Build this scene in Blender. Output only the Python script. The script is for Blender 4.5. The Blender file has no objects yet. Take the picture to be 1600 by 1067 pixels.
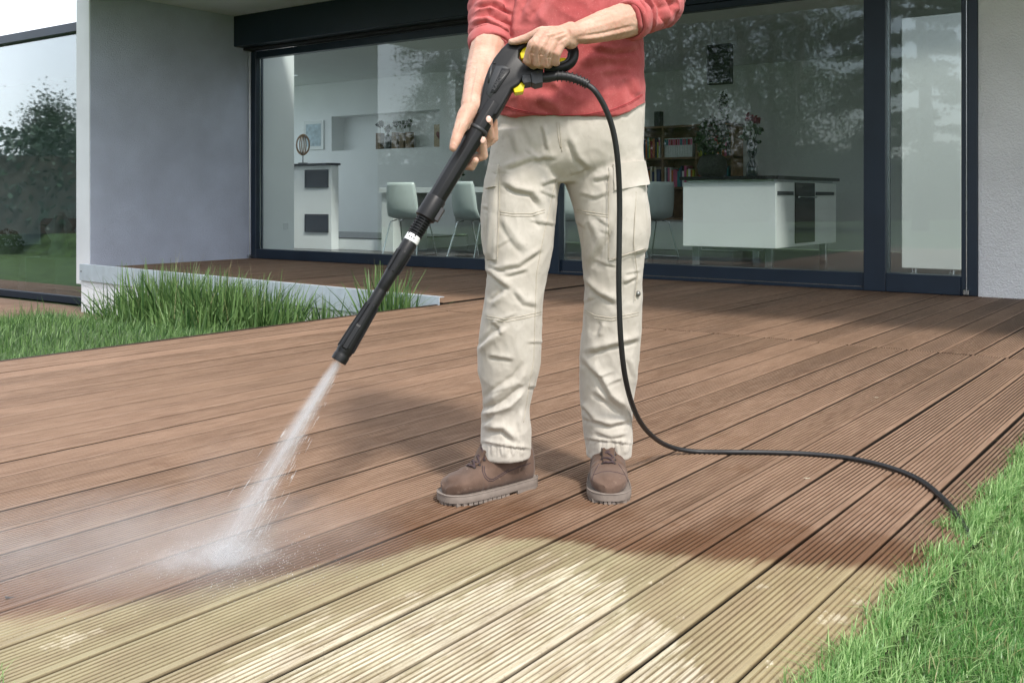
import bpy, bmesh, math, random
import numpy as np
from mathutils import Vector, Matrix, noise
from mathutils.bvhtree import BVHTree

random.seed(7); rng = np.random.default_rng(7)
scene = bpy.context.scene
C = scene.collection
PI = math.pi

# ------------------------------------------------------------------ camera
FPX, EYE, HOR = 1590.0, 0.72, 311.0            # focal length in photo pixels, eye height (m), horizon row
YAW = math.radians(36.1)
FWD = Vector((-math.sin(YAW), math.cos(YAW), 0)); RGT = Vector((math.cos(YAW), math.sin(YAW), 0)); UP = Vector((0, 0, 1))
cd = bpy.data.cameras.new('camera'); cam = bpy.data.objects.new('camera', cd); C.objects.link(cam)
cam.location = (0, 0, EYE); cam.rotation_euler = (PI/2, 0, YAW)
cd.sensor_width = 36; cd.lens = FPX/1600*36; cd.shift_y = -(533.5-HOR)/1600
cd.clip_start = 0.05; cd.clip_end = 2000
scene.camera = cam

# ------------------------------------------------------------------ light
SUN = Vector((0.759, -0.362, 1.0)).normalized()
world = bpy.data.worlds.new('World'); scene.world = world; world.use_nodes = True
nt = world.node_tree; nt.nodes.clear()
wo = nt.nodes.new('ShaderNodeOutputWorld'); bg = nt.nodes.new('ShaderNodeBackground')
sky = nt.nodes.new('ShaderNodeTexSky'); sky.sky_type = 'NISHITA'; sky.sun_disc = False
sky.sun_elevation = math.asin(SUN.z); sky.sun_rotation = math.atan2(SUN.x, SUN.y)
sky.air_density = 1.0; sky.dust_density = 2.5; sky.ozone_density = 1.0
tcw = nt.nodes.new('ShaderNodeTexCoord'); nz = nt.nodes.new('ShaderNodeTexNoise')
nz.inputs['Scale'].default_value = 2.2; nz.inputs['Detail'].default_value = 6
crw = nt.nodes.new('ShaderNodeValToRGB'); crw.color_ramp.elements[0].position = 0.36; crw.color_ramp.elements[1].position = 0.62
crw.color_ramp.elements[0].color = (0.25, 0.25, 0.25, 1); crw.color_ramp.elements[1].color = (0.9, 0.9, 0.9, 1)
mxw = nt.nodes.new('ShaderNodeMix'); mxw.data_type = 'RGBA'
mxw.inputs['B'].default_value = (10.0, 10.4, 11.0, 1)
nt.links.new(tcw.outputs['Generated'], nz.inputs['Vector']); nt.links.new(nz.outputs['Fac'], crw.inputs['Fac'])
nt.links.new(crw.outputs['Color'], mxw.inputs['Factor']); nt.links.new(sky.outputs['Color'], mxw.inputs['A'])
nt.links.new(mxw.outputs['Result'], bg.inputs['Color']); bg.inputs['Strength'].default_value = 0.145
nt.links.new(bg.outputs['Background'], wo.inputs['Surface'])
sl = bpy.data.lights.new('sun', 'SUN'); sl.energy = 2.55; sl.angle = math.radians(6.5); sl.color = (1.0, 0.955, 0.89)
so = bpy.data.objects.new('sun', sl); C.objects.link(so); so.location = (8, -5, 9)
so.rotation_euler = (-SUN).to_track_quat('-Z', 'Y').to_euler()

scene.view_settings.view_transform = 'Standard'; scene.view_settings.look = 'None'
scene.view_settings.exposure = 0.46; scene.view_settings.gamma = 1.0; scene.view_settings.use_curve_mapping = False
scene.render.engine = 'CYCLES'
cy = scene.cycles; cy.max_bounces = 10; cy.diffuse_bounces = 4; cy.glossy_bounces = 4; cy.transmission_bounces = 6
cy.transparent_max_bounces = 24; cy.volume_bounces = 2; cy.use_denoising = True; cy.caustics_reflective = False; cy.caustics_refractive = False
cy.sample_clamp_indirect = 6

# ------------------------------------------------------------------ photo pixel -> place helpers
def at(px, py, d):
    return FWD*d + RGT*((px-800)/FPX*d) + UP*(EYE + (HOR-py)/FPX*d)
def W(x, d, z):
    return FWD*d + RGT*x + UP*z
def gnd(px, py, z=0.0):
    return at(px, py, (EYE-z)*FPX/(py-HOR))
def onv(px, py, v):
    k = (px-800)/FPX; return at(px, py, v/(FWD.y + k*RGT.y))

# ------------------------------------------------------------------ scene helpers
def wloc(o):
    v = Vector((0, 0, 0))
    while o is not None:
        v = v + o.location; o = o.parent
    return v
def tag(o, label=None, cat=None, group=None, kind=None):
    if label: o['label'] = label
    if cat: o['category'] = cat
    if group: o['group'] = group
    if kind: o['kind'] = kind
    return o
def empty(name, loc=(0, 0, 0), label=None, cat=None, group=None, kind=None):
    o = bpy.data.objects.new(name, None); C.objects.link(o); o.location = loc; o.empty_display_size = 0.1
    return tag(o, label, cat, group, kind)
def link(name, me, parent=None):
    o = bpy.data.objects.new(name, me); C.objects.link(o)
    if parent is not None: o.parent = parent
    return o
def copy_tree(o, parent=None):
    c = o.copy(); C.objects.link(c); c.parent = parent
    for ch in list(o.children): copy_tree(ch, c)
    return c

class MB:
    """collects shapes in world (or thing-local) coordinates; build() links them as one mesh object"""
    def __init__(s): s.v = []; s.f = []
    def add(s, vs, fs):
        n = len(s.v); s.v.extend([tuple(p) for p in vs]); s.f.extend([tuple(i+n for i in q) for q in fs]); return s
    def box(s, lo, hi, bev=0.0, M=None):
        x0, y0, z0 = lo; x1, y1, z1 = hi
        if bev > 0:
            b = min(bev, (x1-x0)*.49, (y1-y0)*.49, (z1-z0)*.49)
            bm = bmesh.new(); bmesh.ops.create_cube(bm, size=1)
            for q in bm.verts: q.co = Vector(((x0+x1)/2+q.co.x*(x1-x0), (y0+y1)/2+q.co.y*(y1-y0), (z0+z1)/2+q.co.z*(z1-z0)))
            bmesh.ops.bevel(bm, geom=bm.edges[:], offset=b, segments=1, affect='EDGES', profile=0.5)
            bm.verts.index_update()
            vs = [q.co.copy() for q in bm.verts]; fs = [[q.index for q in f.verts] for f in bm.faces]; bm.free()
        else:
            vs = [Vector(p) for p in ((x0,y0,z0),(x1,y0,z0),(x1,y1,z0),(x0,y1,z0),(x0,y0,z1),(x1,y0,z1),(x1,y1,z1),(x0,y1,z1))]
            fs = [(3,2,1,0),(4,5,6,7),(0,1,5,4),(1,2,6,5),(2,3,7,6),(3,0,4,7)]
        if M is not None: vs = [M @ q for q in vs]
        return s.add(vs, fs)
    def tube(s, path, rad, n=8, cap=True, flat=1.0, upv=None):
        P = [Vector(p) for p in path]; m = len(P)
        R = [rad]*m if not hasattr(rad, '__len__') else list(rad)
        T = []
        for i in range(m):
            t = (P[min(i+1, m-1)]-P[max(i-1, 0)])
            T.append(t.normalized() if t.length > 1e-9 else (T[-1] if T else Vector((0,0,1))))
        a = Vector(upv) if upv is not None else (Vector((0,0,1)) if abs(T[0].z) < .9 else Vector((1,0,0)))
        nrm = (a - T[0]*a.dot(T[0])).normalized(); vs = []
        for i in range(m):
            nrm = (nrm - T[i]*nrm.dot(T[i])).normalized(); b = T[i].cross(nrm)
            for k in range(n):
                c = 2*PI*k/n; vs.append(P[i] + nrm*(math.cos(c)*R[i]*flat) + b*(math.sin(c)*R[i]))
        fs = [(i*n+k, i*n+(k+1)%n, (i+1)*n+(k+1)%n, (i+1)*n+k) for i in range(m-1) for k in range(n)]
        if cap: fs += [tuple(range(n-1, -1, -1)), tuple(range((m-1)*n, m*n))]
        return s.add(vs, fs)
    def loft(s, rings, cap=True):
        n = len(rings[0]); vs = [p for r in rings for p in r]; m = len(rings)
        fs = [(i*n+k, i*n+(k+1)%n, (i+1)*n+(k+1)%n, (i+1)*n+k) for i in range(m-1) for k in range(n)]
        if cap: fs += [tuple(range(n-1, -1, -1)), tuple(range((m-1)*n, m*n))]
        return s.add(vs, fs)
    def lathe(s, prof, o=(0,0,0), n=20):
        o = Vector(o); rings = [[o+Vector((r*math.cos(2*PI*k/n), r*math.sin(2*PI*k/n), z)) for k in range(n)] for r, z in prof]
        return s.loft(rings)
    def ball(s, c, r, nu=12, nv=8, sc=(1,1,1), M=None):
        c = Vector(c); vs = [Vector((0,0,r*sc[2]))]
        for j in range(1, nv):
            th = PI*j/nv
            for i in range(nu):
                ph = 2*PI*i/nu; vs.append(Vector((r*sc[0]*math.sin(th)*math.cos(ph), r*sc[1]*math.sin(th)*math.sin(ph), r*sc[2]*math.cos(th))))
        vs.append(Vector((0,0,-r*sc[2]))); L = len(vs)-1; fs = []
        for i in range(nu):
            fs.append((0, 1+i, 1+(i+1) % nu)); fs.append((L, L-nu+(i+1) % nu, L-nu+i))
        for j in range(nv-2):
            for i in range(nu):
                a = 1+j*nu; fs.append((a+i, a+nu+i, a+nu+(i+1) % nu, a+(i+1) % nu))
        if M is not None: vs = [M @ q for q in vs]
        return s.add([q+c for q in vs], fs)
    def chain(s, pts, rad, n=14):
        """tapered capsules along a joint chain (for voxel union)"""
        pts = [Vector(p) for p in pts]
        for p, r in zip(pts, rad): s.ball(p, r, n, 10)
        for i in range(len(pts)-1):
            if (pts[i+1]-pts[i]).length > 1e-6: s.tube([pts[i], pts[i+1]], [rad[i], rad[i+1]], n)
        return s
    def prism(s, poly, d):
        """poly: list of 3D points, extruded by vector d"""
        n = len(poly); d = Vector(d); P = [Vector(p) for p in poly]
        vs = P + [p+d for p in P]
        return s.add(vs, [tuple(range(n-1, -1, -1)), tuple(range(n, 2*n))] + [(i, (i+1) % n, n+(i+1) % n, n+i) for i in range(n)])
    def mesh(s, name, off=Vector((0,0,0)), smooth=False, fixn=False):
        me = bpy.data.meshes.new(name)
        me.from_pydata([(p[0]-off[0], p[1]-off[1], p[2]-off[2]) for p in s.v], [], s.f)
        if fixn:
            bm = bmesh.new(); bm.from_mesh(me); bmesh.ops.recalc_face_normals(bm, faces=bm.faces); bm.to_mesh(me); bm.free()
        if smooth: me.polygons.foreach_set('use_smooth', [True]*len(me.polygons))
        me.update(); return me
    def build(s, name, m, parent=None, smooth=False, fixn=True, sharp=None):
        off = wloc(parent) if parent is not None else Vector((0,0,0))
        me = s.mesh(name, off, smooth, fixn); me.materials.append(m)
        if smooth and sharp: me.set_sharp_from_angle(angle=math.radians(sharp))
        return link(name, me, parent)

def modmesh(me, mods):
    """apply a list of (type, settings) modifiers and return the resulting mesh"""
    o = bpy.data.objects.new('tmp', me); C.objects.link(o)
    for t, st in mods:
        m = o.modifiers.new(t, t)
        for k, v in st.items(): setattr(m, k, v)
    dg = bpy.context.evaluated_depsgraph_get(); dg.update()
    out = bpy.data.meshes.new_from_object(o.evaluated_get(dg), preserve_all_data_layers=False, depsgraph=dg)
    bpy.data.objects.remove(o); return out
def voxel(mb, name, size, smooth=4, fac=0.5):
    me = mb.mesh(name, fixn=True)
    out = modmesh(me, [('REMESH', dict(mode='VOXEL', voxel_size=size)), ('SMOOTH', dict(factor=fac, iterations=smooth))])
    out.name = name; out.materials.clear()
    out.polygons.foreach_set('use_smooth', [True]*len(out.polygons)); return out
def getv(me):
    a = np.empty(len(me.vertices)*3, dtype=np.float64); me.vertices.foreach_get('co', a); return a.reshape(-1, 3)
def setv(me, a):
    me.vertices.foreach_set('co', np.ascontiguousarray(a, dtype=np.float32).ravel()); me.update()
def getn(me):
    a = np.empty(len(me.vertices)*3, dtype=np.float32); me.vertex_normals.foreach_get('vector', a); return a.reshape(-1, 3).astype(np.float64)
def linkw(name, me, m, parent=None):
    """link a mesh given in world coordinates under a parent"""
    off = wloc(parent) if parent is not None else Vector((0,0,0))
    a = getv(me); setv(me, a-np.array(off)); me.materials.clear(); me.materials.append(m); return link(name, me, parent)

# ------------------------------------------------------------------ materials
def nodes(name):
    m = bpy.data.materials.new(name); m.use_nodes = True; t = m.node_tree
    return m, t, t.nodes['Principled BSDF'], t.nodes['Material Output']
def N(t, kind, **kw):
    n = t.nodes.new(kind)
    for k, v in kw.items():
        if k.startswith('i_'):
            key = k[2:]; n.inputs[int(key) if key.isdigit() else key.replace('_', ' ')].default_value = v
        else: setattr(n, k, v)
    return n
def srgb(r, g, b):
    f = lambda c: (c/255/12.92 if c/255 <= .04045 else ((c/255+.055)/1.055)**2.4)
    return (f(r), f(g), f(b), 1)
def mat(name, col, rough=0.6, var=0.08, scale=20, bump=0.0, bscale=80, metal=0.0, spec=0.5, coat=0.0, detail=4, sss=0.0, bdist=0.002):
    m, t, b, o = nodes(name)
    b.inputs['Roughness'].default_value = rough; b.inputs['Metallic'].default_value = metal
    b.inputs['Specular IOR Level'].default_value = spec; b.inputs['Coat Weight'].default_value = coat
    tc = N(t, 'ShaderNodeTexCoord'); n = N(t, 'ShaderNodeTexNoise', i_Scale=scale, i_Detail=detail)
    t.links.new(tc.outputs['Object'], n.inputs['Vector'])
    r = N(t, 'ShaderNodeValToRGB'); r.color_ramp.elements[0].position = .3; r.color_ramp.elements[1].position = .7
    c = Vector(col[:3]); r.color_ramp.elements[0].color = (*(c*(1-var)), 1); r.color_ramp.elements[1].color = (*(c*(1+var)), 1)
    t.links.new(n.outputs['Fac'], r.inputs['Fac']); t.links.new(r.outputs['Color'], b.inputs['Base Color'])
    if bump > 0:
        n2 = N(t, 'ShaderNodeTexNoise', i_Scale=bscale, i_Detail=3); t.links.new(tc.outputs['Object'], n2.inputs['Vector'])
        bp = N(t, 'ShaderNodeBump', i_Strength=bump, i_Distance=bdist); t.links.new(n2.outputs['Fac'], bp.inputs['Height']); t.links.new(bp.outputs['Normal'], b.inputs['Normal'])
    if sss > 0:
        b.inputs['Subsurface Weight'].default_value = sss; b.inputs['Subsurface Radius'].default_value = (1, .35, .2); b.inputs['Subsurface Scale'].default_value = .006
    return m
def glassmat(name, tint, refl):
    m, t, b, o = nodes(name); t.nodes.remove(b)
    tr = N(t, 'ShaderNodeBsdfTransparent'); tr.inputs['Color'].default_value = (*tint, 1)
    gl = N(t, 'ShaderNodeBsdfGlossy'); gl.inputs['Roughness'].default_value = 0.02; gl.inputs['Color'].default_value = (.95, .98, 1, 1)
    ge = N(t, 'ShaderNodeNewGeometry'); dt = N(t, 'ShaderNodeVectorMath', operation='DOT_PRODUCT'); t.links.new(ge.outputs['Normal'], dt.inputs[0]); t.links.new(ge.outputs['Incoming'], dt.inputs[1])
    ab = N(t, 'ShaderNodeMath', operation='ABSOLUTE'); t.links.new(dt.outputs['Value'], ab.inputs[0]); om = N(t, 'ShaderNodeMath', operation='SUBTRACT'); om.inputs[0].default_value = 1.0; t.links.new(ab.outputs[0], om.inputs[1])
    pw = N(t, 'ShaderNodeMath', operation='POWER'); t.links.new(om.outputs[0], pw.inputs[0]); pw.inputs[1].default_value = 5.0
    fr = N(t, 'ShaderNodeMath', operation='MULTIPLY_ADD'); t.links.new(pw.outputs[0], fr.inputs[0]); fr.inputs[1].default_value = .957; fr.inputs[2].default_value = .043
    mp = N(t, 'ShaderNodeMath', operation='MULTIPLY'); mp.use_clamp = True; mp.inputs[1].default_value = refl
    t.links.new(fr.outputs[0], mp.inputs[0]); mx = N(t, 'ShaderNodeMixShader')
    t.links.new(mp.outputs[0], mx.inputs['Fac']); t.links.new(tr.outputs[0], mx.inputs[1]); t.links.new(gl.outputs[0], mx.inputs[2]); t.links.new(mx.outputs[0], o.inputs['Surface'])
    return m
def leafmat(name, c0, c1, trans=0.35, rough=.5):
    m, t, b, o = nodes(name); b.inputs['Roughness'].default_value = rough
    a = N(t, 'ShaderNodeAttribute', attribute_name='tone'); r = N(t, 'ShaderNodeMix', data_type='RGBA')
    r.inputs['A'].default_value = (*c0, 1); r.inputs['B'].default_value = (*c1, 1)
    t.links.new(a.outputs['Fac'], r.inputs['Factor']); t.links.new(r.outputs['Result'], b.inputs['Base Color'])
    tl = N(t, 'ShaderNodeBsdfTranslucent'); t.links.new(r.outputs['Result'], tl.inputs['Color'])
    mx = N(t, 'ShaderNodeMixShader', i_0=trans); t.links.new(b.outputs[0], mx.inputs[1]); t.links.new(tl.outputs[0], mx.inputs[2]); t.links.new(mx.outputs[0], o.inputs['Surface'])
    return m
# ================================================================== deck wood
class G:
    """tiny node-graph helper"""
    def __init__(s, t): s.t = t
    def put(s, sock, v):
        if hasattr(v, 'is_linked') or hasattr(v, 'links'): s.t.links.new(v, sock)
        else: sock.default_value = v
    def m(s, op, a, b=0.0, c=None):
        n = s.t.nodes.new('ShaderNodeMath'); n.operation = op; s.put(n.inputs[0], a); s.put(n.inputs[1], b)
        if c is not None: s.put(n.inputs[2], c)
        return n.outputs[0]
    def dot(s, v, k):
        n = s.t.nodes.new('ShaderNodeVectorMath'); n.operation = 'DOT_PRODUCT'; s.t.links.new(v, n.inputs[0]); n.inputs[1].default_value = k; return n.outputs['Value']
    def scale(s, v, k):
        n = s.t.nodes.new('ShaderNodeVectorMath'); n.operation = 'MULTIPLY'; s.t.links.new(v, n.inputs[0]); n.inputs[1].default_value = k; return n.outputs[0]
    def noise(s, v, sc, det=3, rough=.5):
        n = s.t.nodes.new('ShaderNodeTexNoise'); n.inputs['Scale'].default_value = sc; n.inputs['Detail'].default_value = det; n.inputs['Roughness'].default_value = rough
        s.t.links.new(v, n.inputs['Vector']); return n.outputs['Fac']
    def rng(s, v, a, b, c=0.0, d=1.0, smooth=True):
        n = s.t.nodes.new('ShaderNodeMapRange'); n.interpolation_type = 'SMOOTHSTEP' if smooth else 'LINEAR'
        s.put(n.inputs['Value'], v)
        for k, x in zip(('From Min','From Max','To Min','To Max'), (a,b,c,d)): n.inputs[k].default_value = x
        return n.outputs['Result']
    def mix(s, f, a, b, blend='MIX'):
        n = s.t.nodes.new('ShaderNodeMix'); n.data_type = 'RGBA'; n.blend_type = blend; n.clamp_factor = True
        s.put(n.inputs['Factor'], f); s.put(n.inputs['A'], a); s.put(n.inputs['B'], b); return n.outputs['Result']
    def curve(s, v, pts, x0, x1, y0, y1):
        n = s.t.nodes.new('ShaderNodeFloatCurve'); c = n.mapping.curves[0]
        P = [((x-x0)/(x1-x0), (y-y0)/(y1-y0)) for x, y in pts]
        c.points[0].location = P[0]; c.points[1].location = P[-1]
        for p in P[1:-1]: c.points.new(*p)
        for q in c.points: q.handle_type = 'AUTO'
        n.mapping.update(); s.put(n.inputs['Value'], s.rng(v, x0, x1, smooth=False))
        return s.m('MULTIPLY_ADD', n.outputs[0], y1-y0, y0)

def deck_material():
    m, t, b, o = nodes('deck_wood'); g = G(t)
    pos = N(t, 'ShaderNodeNewGeometry').outputs['Position']; ri = N(t, 'ShaderNodeObjectInfo').outputs['Random']
    cx = g.dot(pos, RGT); cdp = g.dot(pos, FWD)
    st = g.noise(g.scale(pos, (75, 3.2, 1)), 1.0, 3); bl = g.noise(pos, 5.0, 5, .6); gr = g.noise(g.scale(pos, (260, 9, 1)), 1.0, 4, .65)
    big = g.noise(pos, 1.3, 3); fine = g.noise(pos, 160, 3, .6)
    bnd = g.curve(cx, [(-1.2,1.70),(-.867,1.75),(-.63,1.84),(-.448,1.93),(-.371,1.96),(-.2585,2.04),(-.135,2.13),(.02,2.15),(.134,2.12),(.2585,2.05),(.564,1.995),(.808,1.975),(1.2,1.93)], -1.2, 1.2, 1.4, 2.4)
    s = g.m('ADD', g.m('SUBTRACT', cdp, bnd), g.m('ADD', g.m('MULTIPLY', g.m('SUBTRACT', st, .5), .10), g.m('MULTIPLY', g.m('SUBTRACT', bl, .5), .14)))
    dirt = g.m('MULTIPLY', g.rng(s, .05, -.04), g.m('MULTIPLY_ADD', g.rng(g.noise(g.scale(pos, (14, 4, 1)), 1.0, 4, .6), .35, .6), .28, .72))
    cr = g.curve(cx, [(-1.2,1.1),(-.7,1.3),(-.476,1.52),(-.412,1.64),(-.266,1.765),(-.116,1.85),(.097,1.94),(.188,1.88),(.244,1.74),(.30,1.50),(.36,1.1),(1.2,1.0)], -1.2, 1.2, 1.0, 2.2)
    cs = g.m('ADD', g.m('SUBTRACT', cdp, cr), g.m('ADD', g.m('MULTIPLY', g.m('SUBTRACT', st, .5), .62), g.m('MULTIPLY', g.m('SUBTRACT', bl, .5), .42)))
    cream = g.m('MULTIPLY', g.rng(cs, .03, -.05), g.rng(g.noise(g.scale(pos, (40, 5, 1)), 1.0, 5, .7), .38, .50, .22, 1.0))
    # dry chalky specks in the dirty part
    sp = g.rng(g.m('ADD', g.noise(g.scale(pos, (22, 9, 1)), 1.0, 5, .7), g.m('MULTIPLY', big, .25)), .77, .82)
    for (bx, by, br) in ((105,1000,.055),(150,985,.03),(1300,965,.05),(1190,915,.03),(640,928,.04),(1345,940,.025)):          # chalky residue splashes
        c_ = gnd(bx, by); n_ = t.nodes.new('ShaderNodeVectorMath'); n_.operation = 'DISTANCE'; t.links.new(pos, n_.inputs[0]); n_.inputs[1].default_value = (c_.x, c_.y, 0)
        sp = g.m('MAXIMUM', sp, g.rng(g.m('ADD', g.m('DIVIDE', n_.outputs['Value'], br), g.m('MULTIPLY', g.noise(pos, 38, 4, .7), 3.4)), 2.25, 1.9, 0, .6))
    cream = g.m('MAXIMUM', cream, sp)
    wet = g.m('MULTIPLY', g.rng(g.m('ADD', s, g.m('MULTIPLY', g.m('SUBTRACT', bl, .5), .9)), .42, .03), g.rng(s, -.02, .03))
    wet2 = g.rng(bl, .60, .68, 0, .55)
    wet = g.m('MAXIMUM', wet, g.m('MULTIPLY', wet2, g.rng(cdp, 3.6, 2.6)))
    clean = g.mix(ri, (.142,.083,.051,1), (.245,.151,.099,1))
    clean = g.mix(g.rng(gr, .35, .7, 0, .55), clean, (.36,.25,.175,1))
    clean = g.mix(g.rng(big, .4, .65, 0, .4), clean, (.195,.122,.077,1))
    clean = g.mix(g.rng(g.noise(g.scale(pos, (30, 1.6, 1)), 1.0, 4, .6), .56, .74, 0, .6), clean, (.095,.050,.027,1))
    clean = g.mix(g.m('MULTIPLY', wet, .68), clean, (.120,.054,.025,1))
    olive = g.mix(bl, (.235,.203,.110,1), (.365,.315,.195,1)); olive = g.mix(g.rng(cx, .15, .5, 0, .5), olive, (.335,.25,.13,1))
    olive = g.mix(g.rng(gr, .45, .75, 0, .4), olive, (.42,.365,.24,1))
    creamc = g.mix(g.rng(gr, .35, .75), (.47,.415,.285,1), (.64,.59,.465,1))
    dcol = g.mix(cream, olive, creamc)
    col = g.mix(dirt, clean, dcol)
    pz = g.dot(N(t, 'ShaderNodeTexCoord').outputs['Object'], (0, 0, 1))                                       # groove shade put into the colour, with settled dirt
    silt_shade = g.rng(pz, -.0008, -.0034)
    col = g.mix(g.m('MULTIPLY', silt_shade, g.m('MULTIPLY_ADD', dirt, -.30, .92)), col, g.mix(dirt, (.028,.017,.011,1), (.13,.09,.045,1)))
    col = g.mix(g.rng(pz, -.0042, -.0085), col, (.010,.008,.006,1))                # gap shade painted near black, along with grime
    col = g.mix(g.rng(fine, .40, .30, 0, .30), col, (.05,.035,.025,1))
    blot = g.rng(g.noise(g.scale(pos, (9, 2.2, 1)), 1.0, 5, .65), .38, .66)
    col = g.mix(g.m('MULTIPLY', blot, .30), col, g.mix(1.0, col, (.52,.46,.42,1), 'MULTIPLY'))
    t.links.new(col, b.inputs['Base Color'])
    t.links.new(g.m('SUBTRACT', .60, g.m('MULTIPLY', wet, .30)), b.inputs['Roughness'])
    bp = N(t, 'ShaderNodeBump', i_Strength=.35, i_Distance=.0015); t.links.new(g.m('ADD', gr, g.m('MULTIPLY', fine, .5)), bp.inputs['Height']); t.links.new(bp.outputs[0], b.inputs['Normal'])
    b.inputs['Specular IOR Level'].default_value = .35
    return m

M = {}
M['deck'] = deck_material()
M['under'] = mat('deck_underside', (.018,.015,.013), .9)
M['soil'] = mat('soil', (.045,.085,.022), .95, .4, 6, .5, 40)
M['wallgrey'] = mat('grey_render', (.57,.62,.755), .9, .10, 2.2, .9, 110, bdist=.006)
M['wallwhite'] = mat('white_render', (.84,.85,.87), .9, .06, 2.5, 1.0, 85, bdist=.012)
M['trimwhite'] = mat('white_paint', (.88,.89,.92), .7, .05, 2.2, .15, 120)
M['soffit'] = mat('soffit_plaster', (.86,.87,.88), .9, .03, 2, .15, 120)
M['navy'] = mat('navy_powder_coat', (.013,.026,.046), .38, .12, 4, .06, 300)
M['gasket'] = mat('black_rubber', (.012,.012,.013), .6)
M['zinc'] = mat('galvanised_steel', (.56,.63,.70), .5, .08, 9, .06, 60, metal=.25)
M['steel'] = mat('brushed_steel', (.62,.65,.66), .22, .04, 30, metal=1.0)
M['inwall'] = mat('interior_white_wall', (.90,.915,.91), .85, .02, 3)
M['infloor'] = mat('interior_floor_tile', (.07,.066,.064), .25, .25, 2, spec=.5)
M['lacquer'] = mat('white_lacquer', (.82,.84,.83), .22, .02, 2, coat=.2)
M['blacktop'] = mat('black_stone', (.012,.013,.015), .15, .3, 40)
M['darkniche'] = mat('dark_metal_insert', (.02,.024,.03), .3)
M['oak'] = mat('oak_board', (.20,.115,.055), .6, .25, 12)
M['added_glazing'] = glassmat('added_rooflight_glass', (.97,.98,.98), 1.0)
M['glass'] = glassmat('window_glass', (.925,.97,.96), 1.45)
M['glassdark'] = glassmat('tinted_window_glass', (.70,.78,.77), 5.0)

# ================================================================== terrain
DR, DL, DV0, JV, FV, PITCH = -0.48, -4.53, 0.77, 5.05, 8.17, 0.143     # deck right edge, left edge, near end, joint, facade
def sstep(a, b, x):
    x = min(1, max(0, (x-a)/(b-a))); return x*x*(3-2*x)
def ground_z(u, v):
    right = max(sstep(-.57, -.50, u), 1-sstep(DV0-.06, DV0, v))
    if right > 0 and (v < 5.6): z = -.13 + .105*right
    else: z = -.13
    if u < -4.4:
        low = -.10 - .36*max(sstep(3.6, 5.0, v), sstep(-6.2, -9.5, u) if u < -6.2 else 0)
        z = low if v > DV0+.3 else min(z, -.025) if v < DV0 else -.025*(1-(v-DV0)/.3) + low*(v-DV0)/.3
    if v > 5.0 and u > -4.4: z = -.35
    return z
us = sorted(set([-400,-200,-100,-60,-40,-30,-24,-20,-17,-15,-13,-12,-11] + [round(-10.5+.25*i, 3) for i in range(24)] + [-4.52,-4.4,-4,-3,-2,-1.2,-.8,-.62,-.57,-.55,-.53,-.51,-.49,-.45,-.3,0,.5,1,2,4,8,15,30,60,120,400]))
vs_ = sorted(set([-400,-200,-100,-60,-30,-15,-8,-4,-2,-1,0,.4,.6,.7,.73,.76,.78,.9,1.1,1.5,2,2.5,3,3.4] + [3.6+.15*i for i in range(12)] + [5.6,6,7,9,12,20,40,80,200,400]))
mb = MB(); nv = len(vs_)
mb.add([(u, v, ground_z(u, v)) for u in us for v in vs_], [(i*nv+j, (i+1)*nv+j, (i+1)*nv+j+1, i*nv+j+1) for i in range(len(us)-1) for j in range(nv-1)])
tag(mb.build('ground', M['soil'], smooth=True), kind='structure', label='dark soil and turf ground around the terrace')

# ================================================================== decks, every board a piece
def board_profile(w, ridges=10, depth=.0040, th=.026, rr=.0035):
    pts = [(0, -th), (0, -rr), (rr*.3, -rr*.3), (rr, 0), (.0095, 0)]
    p = (w-.0196)/ridges; x = .0098
    for k in range(ridges):
        pts += [(x+.04*p, -depth), (x+.26*p, -depth), (x+.38*p, -.22*depth), (x+.50*p, 0), (x+.82*p, 0), (x+.94*p, -.22*depth)]; x += p
    pts += [(w-.0095, -depth*.2), (w-.0088, 0), (w-rr, 0), (w-rr*.3, -rr*.3), (w, -rr), (w, -th)]
    return pts
def board_mesh(name, w, L, seed, segs=7, wob=.0014):
    r = random.Random(seed); prof = board_profile(w); n = len(prof); vs = []
    ph = [r.uniform(0, 6.28) for _ in range(4)]; cup = r.uniform(-.0012, .0014)
    for j in range(segs+1):
        y = L*j/segs
        dx = wob*math.sin(y*1.3+ph[0]) + wob*.6*math.sin(y*3.1+ph[1]); dz = .0010*math.sin(y*1.7+ph[2])
        for (x, z) in prof: vs.append((x+dx, y, z+dz+cup*((x/w-.5)**2*4-.4)))
    fs = [(j*n+i, (j+1)*n+i, (j+1)*n+i+1, j*n+i+1) for j in range(segs) for i in range(n-1)]
    fs += [tuple(range(n)), tuple(range((segs+1)*n-1, segs*n-1, -1))]
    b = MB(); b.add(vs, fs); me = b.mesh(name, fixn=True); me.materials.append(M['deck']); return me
def lay_boards(parent, u0, count, v0, v1, seed, start=None, zj=.0012):
    meshes = [board_mesh('deck_board', PITCH-.0085, v1-v0, seed+i, max(3, int((v1-v0)*1.7))) for i in range(5)]
    off = wloc(parent); r = random.Random(seed)
    for i in range(count):
        o = link('deck_board', meshes[r.randrange(5)], parent)
        st = v0 if start is None else start(u0+i*PITCH)
        o.location = Vector((u0+i*PITCH+.003, st+r.uniform(-.002, .002), r.uniform(-zj, zj))) - off; o.scale.y = (v1-st)/(v1-v0)
dm = MB(); dm.box((DL+.05, DV0+.03, -.11), (DR-.04, JV, -.06)); dm.box((DL+.05, JV, -.11), (1.0, FV-.05, -.06)); dm.box((-9.84, 6.0, -.11), (DL+.05, FV-.05, -.06))
deck = tag(dm.build('deck', M['under']), kind='structure', label='grooved brown timber terrace deck, half washed clean')
NF = 28
lay_boards(deck, DR-NF*PITCH, NF, DV0, JV-.003, 100)
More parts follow.
